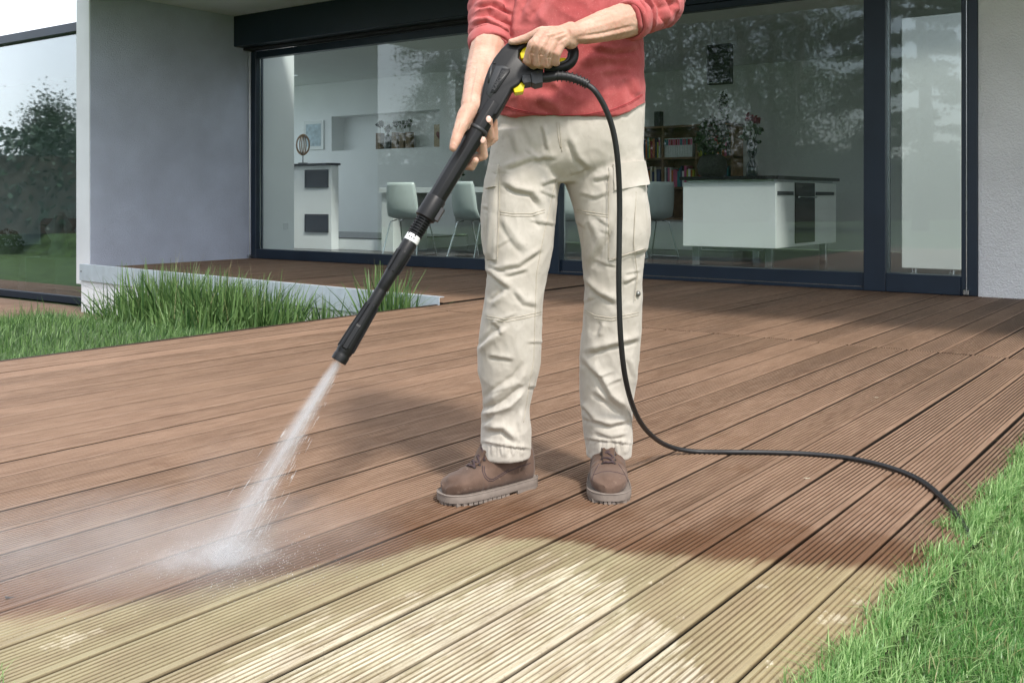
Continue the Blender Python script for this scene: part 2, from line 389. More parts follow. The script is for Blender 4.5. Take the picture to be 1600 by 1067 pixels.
lay_boards(deck, DR-NF*PITCH+.01, NF+9, JV+.004, FV-.03, 200)
lay_boards(deck, -9.84, 37, 5.62, FV-.03, 300, start=lambda u: 5.90-.54*(u+9.87)/5.34+.055)
# fascia along the free edges of the front deck
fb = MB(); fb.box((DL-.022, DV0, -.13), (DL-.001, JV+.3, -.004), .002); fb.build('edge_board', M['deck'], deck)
# lower deck strip in front of the left window
ld = MB(); ld.box((-16, 4.95, -.56), (-8.6, 6.2, -.50)); ldo = tag(ld.build('lower_deck', M['under']), kind='structure', label='lower timber deck strip below the left window')
mesh_l = [board_mesh('deck_board', PITCH-.006, 7.4, 900+i, 6) for i in range(3)]
for i in range(9):
    o = link('deck_board', mesh_l[i % 3], ldo); o.rotation_euler = (0, 0, PI/2); o.location = (-8.6, 4.92+i*PITCH, -.455+random.uniform(-.001, .001))

# ================================================================== house shell
WU, SZ = -9.85, 2.90                        # inner face of the left wing wall, soffit height
house = empty('house', (-6, 8.2, 0), 'white rendered modern house with navy framed glazing and flat soffit deepened to add shade', 'house')
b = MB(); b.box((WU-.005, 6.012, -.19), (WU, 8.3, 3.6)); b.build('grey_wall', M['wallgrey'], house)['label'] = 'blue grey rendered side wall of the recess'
b = MB(); b.box((-10.10, 6.0, -.18), (WU-.0052, 8.79, 3.6), .004); b.build('wing_wall', M['trimwhite'], house)
b = MB(); b.box((-10.02, 6.05, -.56), (WU-.03, 8.3, -.185)); b.build('plinth', M['trimwhite'], house)
b = MB(); b.box((WU-.003, 4.85, SZ), (6.0, 8.36, SZ+.35)); b.build('roof_slab', M['soffit'], house)  # front run extended out of view to shade the side wall and deck
b = MB(); b.box((-12.4, 9.5, SZ+.0), (6.0, 15, SZ+.35)); b.build('roof_slab', M['soffit'], house)
b = MB(); b.box((WU-.003, 8.361, SZ+.1), (6.0, 9.499, SZ+.13)); b.build('added_rooflight', M['added_glazing'], house)['label'] = 'clear glass roof strip added behind the facade to light the room'  # unseen opening, added to bring daylight into the room
b = MB(); b.box((-1.645, 8.10, -.13), (6.0, 8.32, SZ-.003)); b.build('right_wall', M['wallwhite'], house)['label'] = 'white stucco wall beside the glass door'
# plinth of the raised recess and its steel edging
A0 = Vector((WU-.02, 5.90, 0)); A1 = Vector((-4.53, 5.36, 0))
dirA = (A1-A0).normalized(); nA = Vector((dirA.y, -dirA.x, 0))
def slab(p, q, n0, n1, z0, z1, bev=0.0):
    P = [p+nA*n0, q+nA*n0, q+nA*n1, p+nA*n1]
    return [Vector((a.x, a.y, z)) for z in (z0, z1) for a in P]
BF = [(3,2,1,0),(4,5,6,7),(0,1,5,4),(1,2,6,5),(2,3,7,6),(3,0,4,7)]
pb = MB(); pb.add(slab(A0, A1, -.20, -.02, -.56, -.115), BF); pb.build('plinth', M['trimwhite'], house)
eb = MB(); eb.add(slab(A0+Vector((0,0,0)), A1, -.006, 0, -.125, .045), BF); eb.add(slab(A0, A1, -.05, -.0062, .041, .045), BF)
ed = empty('steel_edging', (A0+A1)/2, 'galvanised steel edging strip along the raised terrace edge', 'edging'); eb.build('strip', M['zinc'], ed)
for k in (.004, .52):
    q = A0.lerp(A1, k) + nA*.004
    bb = MB(); bb.ball((q.x+.02, q.y, -.03), .007, 8, 6); bb.build('screw', M['gasket'], ed)

# ---- sliding glazing of the recess
gl = empty('glass_facade', (-5.8, FV, 0), 'large sliding glass doors in navy frames with blind box above', 'glass door')
VF = FV
def bar(mbx, u0, u1, z0, z1, v0, v1, bev=.004): mbx.box((u0, v0, z0), (u1, v1, z1), bev)
b = MB(); bar(b, WU+.002, -1.648, 2.535, SZ-.002, 7.86, 8.20, .006); b.build('blind_box', M['navy'], gl)
b = MB(); bar(b, WU+.004, -1.66, 2.505, 2.533, 8.0, 8.14); b.build('blind_slot', M['gasket'], gl)
b = MB(); bar(b, WU+.002, WU+.09, .001, 2.503, VF-.05, VF+.06); bar(b, WU+.092, -2.48, 2.42, 2.503, VF-.04, VF+.06); bar(b, WU+.092, -5.485, .001, .115, VF-.05, VF+.06); b.build('fixed_frame', M['navy'], gl)
b = MB(); bar(b, -5.482, -5.36, .001, 2.418, VF-.06, VF+.05); b.build('mullion', M['navy'], gl)
b = MB(); bar(b, -5.358, -2.48, .03, .135, VF-.03, VF+.05); b.build('bottom_rail', M['navy'], gl); b = MB(); bar(b, -5.358, -2.48, 2.36, 2.418, VF-.03, VF+.05); b.build('top_rail', M['navy'], gl)
b = MB(); bar(b, -5.358, -2.48, .002, .028, VF-.075, VF+.05, .002); b.build('threshold', M['navy'], gl)
b = MB(); bar(b, -5.34, -2.5, .0285, .034, VF-.06, VF-.035, .001); b.build('track', M['steel'], gl)
b = MB(); bar(b, -2.478, -2.31, .002, 2.503, VF-.09, VF+.06); bar(b, -1.76, -1.648, .002, 2.503, VF-.09, VF+.06); bar(b, -2.308, -1.762, .002, .145, VF-.085, VF+.05); bar(b, -2.308, -1.762, 2.40, 2.503, VF-.085, VF+.05); b.build('door_frame', M['navy'], gl)
for (u0, u1, z0, z1, vv) in ((WU+.085, -5.48, .11, 2.43, VF+.0), (-5.365, -2.475, .13, 2.365, VF+.012), (-2.315, -1.755, .14, 2.405, VF-.02)):
    b = MB(); b.box((u0, vv, z0), (u1, vv+.008, z1)); b.build('glass_pane', M['glass'], gl)
    for (a0, a1, c0, c1) in ((u0, u0+.012, z0, z1), (u1-.012, u1, z0, z1)):
        g2 = MB(); g2.box((a0, vv+.010, c0), (a1, vv+.026, c1)); g2.build('spacer', M['steel'], gl)
b = MB(); b.tube([(-1.715, VF-.125, .05), (-1.715, VF-.125, 2.6)], .0035, 6); b.box((-1.735, VF-.15, .012), (-1.695, VF-.091, .05), .004); b.build('blind_cable', M['steel'], gl)
b = MB(); b.tube([(WU+.03, VF-.09, .05), (WU+.03, VF-.09, 2.53)], .0035, 6); b.box((WU+.01, VF-.12, .012), (WU+.05, VF-.051, .045), .004); b.build('blind_cable', M['steel'], gl)

# ---- left wing window
LW = empty('wing_window', (-12, 6.27, -.45), 'tall window of the left wing, dark framed, reflecting trees', 'window')
b = MB(); b.box((-19, 6.24, -.44), (-8.95, 6.30, -.36), .004); b.build('sill_rail', M['navy'], LW)
b = MB(); b.box((-19, 6.20, 2.56), (-10.103, 6.5, 2.66), .004); b.box((-19, 6.5, 2.64), (-10.103, 8.98, 2.70)); b.build('roof_edge', M['navy'], LW)
b = MB(); b.box((-19, 6.265, -.36), (-10.103, 6.273, 2.56)); b.build('glass_pane', M['glassdark'], LW)
b = MB(); b.box((-19, 6.24, -.359), (-18.9, 6.30, 2.559)); b.build('jamb', M['navy'], LW)

# ================================================================== rooms behind the glass
IV = 14.2
room = empty('interior_room', (-6, 11, 0), kind='structure', label='white living room with dark floor behind the glass doors')
def part(nm, m, lo, hi, bev=0.0, parent=room):
    q = MB(); q.box(lo, hi, bev); return q.build(nm, m, parent)
part('floor', M['infloor'], (WU+.0, FV+.065, -.05), (0.6, IV, -.003)); part('floor', M['infloor'], (-14.5, 9.0, -.051), (WU-.002, IV, -.004))
part('ceiling', M['inwall'], (-12.4, 9.5, 2.70), (0.6, IV+.3, 2.78)); part('ceiling', M['inwall'], (-14.5, 11.2, 2.701), (-12.402, IV+.3, 2.78))
part('side_wall', M['inwall'], (WU-.003, 8.305, -.003), (WU+.012, 8.80, 2.698))
part('back_wall', M['inwall'], (-10.0, IV, 0), (0.6, IV+.1, 2.698))
part('end_wall', M['inwall'], (.6, FV+.065, 0), (.7, 9.0, 2.698)); part('end_wall', M['inwall'], (.6, 13.6, 0), (.7, IV, 2.698))
part('platform', M['inwall'], (-14.5, 10.36, -.003), (-9.75, 12.2, .155), .004); part('platform_floor', M['infloor'], (-14.5, 10.355, .1555), (-9.74, 12.2, .17))
# wall with the long niche (four blocks round the opening)
BW = 12.2
part('niche_wall', M['inwall'], (-14.5, BW, .17), (-12.7, BW+.35, 2.699)); part('niche_wall', M['inwall'], (-10.3, BW, .17), (-9.98, BW+.35, 2.699))
part('niche_wall', M['inwall'], (-12.7, BW+.001, .17), (-10.3, BW+.35, 1.535)); part('niche_wall', M['inwall'], (-12.7, BW+.001, 2.12), (-10.3, BW+.35, 2.699))
part('niche_wall', M['inwall'], (-10.06, BW+.351, 0), (-10.0, IV, 2.698)); part('niche_back', M['inwall'], (-12.7, BW+.30, 1.536), (-10.3, BW+.349, 2.119))
part('far_wall', M['inwall'], (-14.55, 9.0, -.05), (-14.5, BW, .1))
part('socket', M['lacquer'], (WU+.0122, 8.62, .34), (WU+.02, 8.70, .42), .003)
for x in (-3.55, -3.25): part('socket', M['lacquer'], (x-.04, IV-.012, .32), (x+.04, IV-.001, .40), .003)
for (dx, dz) in ((0,0),(.09,0),(0,.09),(.09,.09)): part('wall_switch', M['lacquer'], (-3.34+dx, IV-.012, 1.2+dz), (-3.26+dx, IV-.001, 1.28+dz), .003)
# left wing room
wroom = empty('wing_room', (-14, 8, -.4), kind='structure', label='dim sitting room behind the left window')
part('floor', M['infloor'], (-19, 6.31, -.47), (-10.11, 8.9, -.40), parent=wroom)
part('back_wall', M['inwall'], (-19, 8.9, -.4), (-10.11, 8.98, 2.63), parent=wroom)
# ================================================================== furniture behind the glass
def thing(name, label, cat, loc, group=None): return empty(name, loc, label, cat, group)
# island
t = thing('kitchen_island', 'white lacquered kitchen island on steel legs with thin black top', 'kitchen island', (-4.5, 11, 0))
b = MB(); b.box((-5.06, 10.12, .205), (-4.0, 12.0, .90), .004); b.build('cabinet', M['lacquer'], t)
b = MB(); b.box((-5.09, 10.09, .925), (-3.965, 12.03, .962), .004); b.build('worktop', M['blacktop'], t)
b = MB(); b.box((-5.03, 10.15, .9005), (-4.03, 11.97, .9245)); b.build('shadow_gap', M['steel'], t)
b = MB(); b.box((-3.9985, 10.65, .24), (-3.988, 11.25, .895), .002); b.build('oven_door', M['blacktop'], t)
for y0_, y1_ in ((10.16, 10.6), (11.3, 11.9)): b = MB(); b.box((-3.9985, y0_, .76), (-3.990, y1_, .80)); b.build('handle_slot', M['darkniche'], t)
b = MB(); b.tube([(-3.96, 10.68, .74), (-3.96, 11.22, .74)], .01, 8); b.build('oven_handle', M['steel'], t)
for (x, y) in ((-4.93, 10.2), (-4.1, 10.2), (-4.93, 11.85), (-4.1, 11.85)):
    b = MB(); b.box((x-.04, y-.03, -.002), (x+.04, y+.03, .204), .003); b.build('leg', M['steel'], t)
b = MB(); b.box((-4.86, 10.17, .17), (-4.17, 10.19, .204)); b.build('stretcher', M['steel'], t)

M['leafdark'] = leafmat('house_plant_leaf', (.02,.05,.02), (.06,.12,.04), .2)
M['petal'] = mat('dark_red_petal', (.16,.012,.025), .6, .3, 60)
M['vaseglass'] = mat('dark_green_glass', (.01,.02,.02), .08, .2, 8, coat=.5)
M['terracotta'] = mat('dark_woven_pot', (.05,.05,.045), .8, .4, 40, .6, 60)
M['shell'] = mat('grey_shell_plastic', (.58,.64,.62), .35, .03, 4)
M['brass'] = mat('aged_wood_ring', (.30,.17,.07), .4, .2, 20)
M['woodblock'] = mat('olive_wood_block', (.16,.10,.04), .6, .3, 18)
M['paperart'] = mat('pale_print', (.45,.55,.60), .7, .25, 14)
M['charcoal'] = mat('charcoal_panel', (.022,.026,.03), .45, .1, 5)
M['heart'] = mat('dark_red_heart', (.13,.015,.02), .7, .2, 30)
M['ply'] = mat('pale_plywood', (.45,.36,.24), .7, .2, 20)

def leaf_cluster(c, r, n, size, seed, squash=(1,1,1), droop=.2):
    """numpy leaf quads (folded diamonds) in an ellipsoid; returns verts, faces, tone"""
    q = np.random.default_rng(seed)
    d = q.normal(size=(n,3)); d /= np.linalg.norm(d, axis=1)[:,None]; rad = q.uniform(.25, 1, n)**.5
    p = np.array(c) + d*rad[:,None]*r*np.array(squash)
    return leaf_quads(p, q, size, droop)
def leaf_quads(p, q, size, droop=.2):
    n = len(p); a = q.normal(size=(n,3)); a[:,2] -= droop*2; a /= np.linalg.norm(a, axis=1)[:,None]
    b = np.cross(a, q.normal(size=(n,3))); b /= np.linalg.norm(b, axis=1)[:,None]
    s = size*q.uniform(.6, 1.3, n)[:,None]; nn = np.cross(a, b)
    v = np.stack([p-a*s*.5, p+b*s*.28+nn*s*.06, p+a*s*.5, p-b*s*.28+nn*s*.06], 1).reshape(-1,3)
    f = np.arange(n*4).reshape(n,4); return v, f, np.repeat(q.uniform(0,1,n), 4)
def np_mesh(name, v, f, tone=None, smooth=False):
    me = bpy.data.meshes.new(name); nf, k = f.shape
    me.vertices.add(len(v)); me.vertices.foreach_set('co', v.astype(np.float32).ravel())
    me.loops.add(nf*k); me.loops.foreach_set('vertex_index', f.astype(np.int32).ravel())
    me.polygons.add(nf); me.polygons.foreach_set('loop_start', np.arange(0, nf*k, k, dtype=np.int32))
    if tone is not None:
        at_ = me.attributes.new('tone', 'FLOAT', 'POINT'); at_.data.foreach_set('value', tone.astype(np.float32))
    me.update(calc_edges=True); me.validate()
    if smooth: me.polygons.foreach_set('use_smooth', [True]*nf)
    return me
def leaves(name, v, f, tone, m, parent):
    me = np_mesh(name, v-np.array(wloc(parent)), f, tone); me.materials.append(m); return link(name, me, parent)

# vase of roses on the island
p = onv(1175, 268, 10.35); p.z = .963
t = thing('flower_vase', 'dark glass vase holding two dark red roses on the island', 'vase', p)
b = MB(); b.lathe([(.055,0),(.06,.01),(.06,.11),(.03,.17),(.028,.2),(.055,.26),(.058,.38),(.05,.385)], p, 18); b.build('vase', M['vaseglass'], t, smooth=True)
b = MB()
for (x, z) in ((-.03,.62),(.05,.60),(-.1,.45),(.09,.48)): b.tube([p+Vector((0,0,.3)), p+Vector((x*.6,0,.45)), p+Vector((x,0,z))], .004, 5)
b.build('stem', M['leafdark'], t)
for (x, z, r) in ((-.03,.63,.05),(.055,.60,.042)):
    v, f, tn = leaf_cluster(p+Vector((x,0,z)), r, 60, .05, 5); leaves('flower', v, f, tn, M['petal'], t)
v, f, tn = leaf_cluster(p+Vector((0,0,.45)), .13, 70, .07, 6, (1.1,.8,1)); leaves('foliage', v, f, tn, M['leafdark'], t)
# big plant in a dark round pot
p = onv(1113, 268, 11.6); p.z = .963
t = thing('potted_plant', 'bushy green plant in a dark round pot beside the bookcase', 'plant', p)
b = MB(); b.lathe([(.09,0),(.17,.06),(.19,.16),(.16,.26),(.12,.30),(.11,.29)], p, 22); b.build('pot', M['terracotta'], t, smooth=True)
v, f, tn = leaf_cluster(p+Vector((0,0,.5)), .27, 380, .085, 8, (.85,.85,1)); leaves('foliage', v, f, tn, M['leafdark'], t)
v, f, tn = leaf_cluster(p+Vector((.16,0,.86)), .22, 90, .06, 9, (.35,.35,1.1)); leaves('foliage', v, f, tn, M['leafdark'], t)
# bookcase
SV = 13.0
t = thing('bookcase', 'brown wooden bookcase with open shelves behind the island', 'bookcase', (-6.4, SV+.15, 0))
x0, x1 = -7.9, -5.75; shelves = [.42, .86, 1.28, 1.73]
for z in shelves: b = MB(); b.box((x0, SV, z), (x1, SV+.34, z+.03), .002); b.build('shelf', M['oak'], t)
for x in np.linspace(x0, x1-.03, 5): b = MB(); b.box((x, SV-.002, .421), (x+.03, SV+.338, 1.757), .002); b.build('upright', M['oak'], t)
b = MB(); b.box((x0, SV+.341, .42), (x1, SV+.355, 1.76)); b.build('back_panel', M['oak'], t)
b = MB(); b.box((x0, SV+.01, .0), (x1, SV+.33, .40), .004); b.build('base_cabinet', M['lacquer'], t)
cols = [('red',(.30,.02,.04)),('white',(.72,.74,.74)),('yellow green',(.42,.45,.04)),('teal',(.03,.20,.24)),('dark blue',(.03,.05,.13)),('pink',(.55,.10,.22)),('black',(.02,.02,.022)),('orange',(.45,.13,.03)),('cream',(.6,.55,.42))]
bm_ = {n: mat('book_'+n.replace(' ', '_'), c, .6, .08, 30) for n, c in cols}
r = random.Random(4); bays = np.linspace(x0, x1-.03, 5)
names = {0: 'lower', 1: 'middle', 2: 'upper'}
for si, z in enumerate(shelves[1:3]):
    for bi in range(1, 4):
        x = bays[bi]+.035; end = bays[bi+1]-.06
        while x < end:
            w = r.uniform(.022, .042); hh = r.uniform(.22, .30); n, _ = r.choice(cols)
            if si == 1 and bi == 2: n, hh = ('white', .27)
            q = MB(); q.box((x, SV+.03, z+.0305), (x+w-.003, SV+.24, z+.03+hh), .002)
            o = q.build('book', bm_[n]); tag(o, '%s book on the %s shelf, %s bay of the bookcase' % (n, names[si+1], ('','left','middle','right')[bi]), 'book', 'books in the bookcase')
            if n == 'white' and si == 1:
                q = MB(); q.box((x+.001, SV+.0285, z+.20), (x+w-.004, SV+.0297, z+.285)); q.build('spine_label', bm_[r.choice(['red','pink','teal'])], o)
            x += w
for (x, w, h, m_, nm, lb, ct) in ((-7.0,.09,.22,'charcoal','photo_frame','small black frame standing on top of the bookcase','frame'), (-6.1,.24,.05,'charcoal','storage_box','flat dark box lying on top of the bookcase','box')):
    q = MB(); q.box((x, SV+.08, 1.7605), (x+w, SV+.2, 1.76+h), .004); tag(q.build(nm, M[m_]), lb, ct)
# hanging dark panel (range hood)
p = onv(1128, 102, 11.0)
t = thing('hanging_panel', 'dark rectangular panel hanging on wires from the ceiling above the island', 'panel', (p.x, 11.0, p.z))
b = MB(); b.box((p.x-.145, 10.9, p.z-.23), (p.x+.145, 11.0, p.z+.23), .006); b.build('panel', M['charcoal'], t)
for dx_ in (-.1, .1): b = MB(); b.tube([(p.x+dx_, 10.95, p.z+.2), (p.x+dx_, 10.95, 2.72)], .004, 6); b.build('wire', M['steel'], t)
b = MB(); b.box((p.x-.10, 10.79, p.z-.226), (p.x+.12, 10.85, p.z-.2205)); b.build('light_strip', M['steel'], t)
# tall white cupboard
t = thing('tall_cupboard', 'tall white cupboard behind the narrow right glass door', 'cupboard', (-2.4, 10.0, 0))
b = MB(); b.box((-2.64, 9.75, .08), (-2.12, 10.3, 2.39), .006); b.build('carcass', M['lacquer'], t)
for x in (-2.55, -2.22): b = MB(); b.tube([(x, 9.83, -.002), (x, 9.83, .08)], .02, 10); b.build('leg', M['steel'], t)
# fireplace block
t = thing('fireplace', 'white fireplace block with two dark inserts and black top slab', 'fireplace', (-11, 10.2, 0))
b = MB(); b.box((-11.62, 10.2, -.003), (-10.62, 10.34, 1.2), .003); b.build('body', M['inwall'], t)
b = MB(); b.box((-11.66, 10.16, 1.201), (-10.60, 10.36, 1.232), .003); b.build('top_slab', M['blacktop'], t)
for z in (.26, .90):
    b = MB(); b.box((-11.14, 10.190, z), (-10.70, 10.1995, z+.22)); f = b.build('insert', M['darkniche'], t)
    b = MB()
    for lo, hi in (((-11.16,10.182,z-.02),(-11.141,10.199,z+.24)),((-10.699,10.182,z-.02),(-10.68,10.199,z+.24)),((-11.1405,10.182,z+.221),(-10.6995,10.199,z+.24)),((-11.1405,10.182,z-.02),(-10.6995,10.199,z-.001))): b.box(lo, hi)
    b.build('insert_frame', M['charcoal'], f)
p = Vector((-11.28, 10.26, 1.233))
t = thing('ring_sculpture', 'wooden ring sculpture on a thin stand on the fireplace', 'sculpture', p)
b = MB(); b.lathe([(.07,0),(.07,.015),(.008,.018),(.006,.13),(.004,.13)], p, 14); b.build('stand', M['charcoal'], t)
for (a, rx, rz) in ((0,.14,.15),(.7,.09,.13),(1.3,.05,.15),(2.2,.08,.13)):
    b = MB(); b.tube([p+Vector((rx*math.cos(a)*math.sin(th), rx*math.sin(a)*math.sin(th), .28+rz*math.cos(th))) for th in np.linspace(0, 2*PI, 25)], .009, 6, cap=False); b.build('ring', M['brass'], t)
# picture + niche things
def framed(name, label, u0, u1, z0, z1, v, art, inner=None):
    t = thing(name, label, 'picture', ((u0+u1)/2, v, z0))
    b = MB(); b.box((u0, v-.025, z0), (u1, v-.001, z1), .003); b.build('frame', M['lacquer'], t)
    b = MB(); b.box((u0+.06, v-.028, z0+.06), (u1-.06, v-.0255, z1-.06)); b.build('print', art, t)
    return t
a = onv(476, 235, BW); c = onv(507, 188, BW); framed('picture', 'pale blue framed print on the wall left of the niche', a.x, c.x, a.z, c.z, BW, M['paperart'])
for k, (px, hgt, mt, lb) in enumerate(((594,.27,'woodblock','wooden block vase with dark flower at the left end of the vase row'),(606,.20,'vaseglass','dark green glass bottle vase between wooden block vases'),(619,.27,'woodblock','middle wooden block vase with dark flower in the niche'),(630,.25,'woodblock','wooden block vase second from the right in the niche'),(640,.26,'woodblock','rightmost wooden block vase in the niche row'))):
    p = onv(px, 236, BW+.12); p.z = 1.5365
    t = thing('bud_vase', lb, 'vase', p, 'vases in the wall niche')
    b = MB()
    if mt == 'woodblock': b.box((p.x-.055, p.y-.05, p.z), (p.x+.055, p.y+.05, p.z+hgt), .004)
    else: b.lathe([(.06,0),(.065,.02),(.065,.2),(.02,.24),(.018,.32),(.022,.325)], p, 16)
    b.build('body', M[mt], t)
    v, f, tn = leaf_cluster(p+Vector((0,0,hgt+.14)), .06, 40, .07, 30+k); leaves('flower', v, f, tn, M['leafdark'], t)
    b = MB(); b.tube([p+Vector((0,0,hgt)), p+Vector((0,0,hgt+.12))], .004, 5); b.build('stem', M['leafdark'], t)
p = onv(687, 230, BW+.1); p.z = 1.5365
t = thing('heart_picture', 'small wooden picture with a dark red heart in the niche', 'picture', p)
b = MB(); b.box((p.x-.12, p.y, p.z), (p.x+.12, p.y+.02, p.z+.36), .003); b.build('board', M['ply'], t)
hp = [Vector((p.x+.075*(16*math.sin(a)**3)/16, p.y-.004, p.z+.19+.075*(13*math.cos(a)-5*math.cos(2*a)-2*math.cos(3*a)-math.cos(4*a))/16)) for a in np.linspace(0, 2*PI, 29)[:-1]]
b = MB(); b.prism(hp, (0, .0035, 0)); b.build('heart', M['heart'], t)
# dining table
t = thing('dining_table', 'white panel legged dining table in front of the niche wall', 'table', (-8.6, 10.1, 0))
b = MB(); b.box((-9.65, 10.15, .80), (-7.6, 11.0, .87), .004); b.build('tabletop', M['lacquer'], t)
for x in (-9.65, -7.82): b = MB(); b.box((x, 10.2, -.002), (x+.22, 10.9, .799), .004); b.build('leg', M['lacquer'], t)
p = Vector((-8.75, 10.7, .871))
t = thing('table_plant', 'small leafy plant in a grey pot on the dining table', 'plant', p)
b = MB(); b.lathe([(.07,0),(.085,.02),(.09,.14),(.08,.145)], p, 16); b.build('pot', M['shell'], t)
v, f, tn = leaf_cluster(p+Vector((0,0,.24)), .13, 160, .06, 41); leaves('foliage', v, f, tn, M['leafdark'], t)
# shell chairs
def make_chair(label):
    t = thing('shell_chair', label, 'chair', (0, 0, 0), 'shell chairs at the dining table')
    rows = []; nu = 11
    for k, (y, z, wd, cv) in enumerate(((.21,.455,.20,.0),(.12,.44,.225,.012),(0,.43,.23,.02),(-.12,.435,.225,.03),(-.19,.47,.22,.04),(-.225,.56,.215,.045),(-.24,.68,.21,.045),(-.25,.82,.195,.04),(-.252,.86,.18,.035))):
        rows.append([Vector((wd*(2*i/(nu-1)-1), y + (cv*1.2*((2*i/(nu-1)-1)**2) if k > 3 else 0), z + (cv*((2*i/(nu-1)-1)**2) if k <= 3 else 0))) for i in range(nu)])
    n = len(rows); vs = [p for r_ in rows for p in r_]; vs += [p+(Vector((0,0,-.008)) if k < 4*nu else Vector((0,-.008,0))) for k, p in enumerate(vs)]
    o2 = n*nu; fs = []
    for i in range(n-1):
        for j in range(nu-1):
            a = i*nu+j; fs += [(a, a+1, a+nu+1, a+nu), (o2+a, o2+a+nu, o2+a+nu+1, o2+a+1)]
    for j in range(nu-1): fs += [(j, o2+j, o2+j+1, j+1), ((n-1)*nu+j, (n-1)*nu+j+1, o2+(n-1)*nu+j+1, o2+(n-1)*nu+j)]
    for i in range(n-1): fs += [(i*nu, (i+1)*nu, o2+(i+1)*nu, o2+i*nu), (i*nu+nu-1, o2+i*nu+nu-1, o2+(i+1)*nu+nu-1, (i+1)*nu+nu-1)]
    b = MB(); b.add(vs, fs); b.build('shell', M['shell'], t, smooth=True)
    for sx in (-1, 1):
        for (y0, y1) in ((.10, .22), (-.12, -.24)):
            b = MB(); b.tube([(sx*.14, y0*.6, .42), (sx*.2, y0, .40), (sx*.235, y1, .006)], .009, 8); b.build('leg', M['steel'], t)
        b = MB(); b.tube([(sx*.235, .22, .009), (sx*.235, -.24, .009)], .008, 8); b.build('runner', M['steel'], t)
    return t
spots = [(641, 9.75, 10, 'pale grey shell chair at the near side of the table, leftmost'), (745, 9.75, -12, 'pale grey shell chair by the lance side, right of the first chair'),
         (888, 10.0, 15, 'pale grey shell chair seen between the trouser legs'), (1014, 11.2, 70, 'pale grey shell chair next to the bookcase')]
first = None
for (px, py, az, lb) in spots:
    q = onv(px, 300, py)
    if first is None: first = make_chair(lb); c = first
    else: c = copy_tree(first); c['label'] = lb
    c.location = (q.x, q.y, 0); c.rotation_euler = (0, 0, math.radians(az)); c.scale = (1.08, 1.08, 1.08)
# ---- left wing room things
p = Vector((-11.8, 6.80, -.40))
t = thing('glass_table', 'glass side table behind the left window', 'table', p)
M['tableglass'] = mat('green_edge_glass', (.20,.32,.29), .1, .05, 5, coat=.4)
b = MB(); b.box((p.x-.35, p.y-.25, p.z+.40), (p.x+.35, p.y+.25, p.z+.415)); b.build('top', M['tableglass'], t)
for x in (-.345, .335): b = MB(); b.box((p.x+x, p.y-.25, p.z+.0005), (p.x+x+.012, p.y+.25, p.z+.3995)); b.build('side_panel', M['tableglass'], t)
q = p+Vector((-.02, 0, .4155))
t = thing('stoneware_bottle', 'conical grey stoneware bottle on the glass side table', 'bottle', q)
b = MB(); b.lathe([(.13,0),(.13,.04),(.11,.1),(.055,.32),(.05,.33),(.05,.5),(.04,.5)], q, 20); b.build('body', mat('grey_stoneware', (.45,.45,.42), .7, .1, 20), t, smooth=True)
t = thing('sofa', 'dark sofa behind the left window', 'sofa', (-13.3, 8.0, -.4))
b = MB(); b.box((-15.2, 7.5, -.398), (-11.9, 8.4, .02), .04); b.build('seat', M['charcoal'], t); b = MB(); b.box((-15.2, 8.41, -.398), (-11.9, 8.7, .42), .05); b.build('backrest', M['charcoal'], t)
for k, (x, col, lb) in enumerate(((-14.3,(.7,.7,.68),'white cushion at the left of the dark sofa'),(-13.5,(.35,.37,.42),'blue grey cushion in the middle of the dark sofa'),(-12.6,(.55,.55,.52),'light grey cushion at the right of the dark sofa'))):
    b = MB(); Mx = Matrix.Translation((x, 8.2, .24)) @ Matrix.Rotation(.7, 4, 'Y') @ Matrix.Rotation(-.35, 4, 'X')
    b.box((-.2,-.05,-.2), (.2,.05,.2), .04); b.v = [tuple(Mx.to_3x3() @ Vector(v_)+Vector((x, 8.22, .28))) for v_ in b.v]
    tag(b.build('cushion', mat('cushion_%d' % k, col, .9), smooth=True), lb, 'cushion', 'cushions on the sofa')
q = Vector((-13.0, 6.75, -.40))
t = thing('tall_planter', 'tall grey planter with round bush behind the left window', 'plant', q)
b = MB(); b.lathe([(.13,0),(.14,.02),(.17,.36),(.15,.36)], q, 20); b.build('planter', mat('violet_grey_clay', (.14,.13,.17), .6), t, smooth=True)
v, f, tn = leaf_cluster(q+Vector((0,0,.52)), .22, 600, .05, 52); leaves('foliage', v, f, tn, M['leafdark'], t)
# ================================================================== grass
def blades(pos, length, width, q, lean=.45, segs=3, curl=.6, dirv=None):
    """tapered bent grass blades; returns verts, faces (quads, tip degenerate-free), tone"""
    n = len(pos); az = q.uniform(0, 2*PI, n); ln = length; k = segs+1
    d = np.stack([np.cos(az), np.sin(az), np.zeros(n)], 1)
    if dirv is not None: d = d*.5 + np.array(dirv)*.5
    le = np.abs(q.normal(0, lean, n))[:,None]; side = np.stack([-np.sin(az+.5), np.cos(az+.5), np.zeros(n)], 1)
    V = []
    for i in range(k):
        s = i/segs; p = pos + np.stack([np.zeros(n), np.zeros(n), np.ones(n)], 1)*(ln*(s - .35*curl*s*s*le[:,0]))[:,None] + d*(ln[:,None]*le*(s**1.8))
        w = (width*(1-s)**.7 if i < segs else width*.08)[:,None]
        V += [p-side*w*.5, p+side*w*.5]
    V = np.stack(V, 1)                                  # n, 2k, 3
    F = np.array([[2*i, 2*i+1, 2*i+3, 2*i+2] for i in range(segs)])
    f = (np.arange(n)[:,None,None]*(2*k) + F[None]).reshape(-1,4)
    return V.reshape(-1,3), f, np.repeat(q.uniform(0,1,n), 2*k)
M['lawn'] = leafmat('lawn_grass', (.065,.215,.035), (.48,.68,.29), .42, .34)
M['tallgrass'] = leafmat('tall_grass', (.022,.075,.018), (.20,.33,.11), .3, .42)
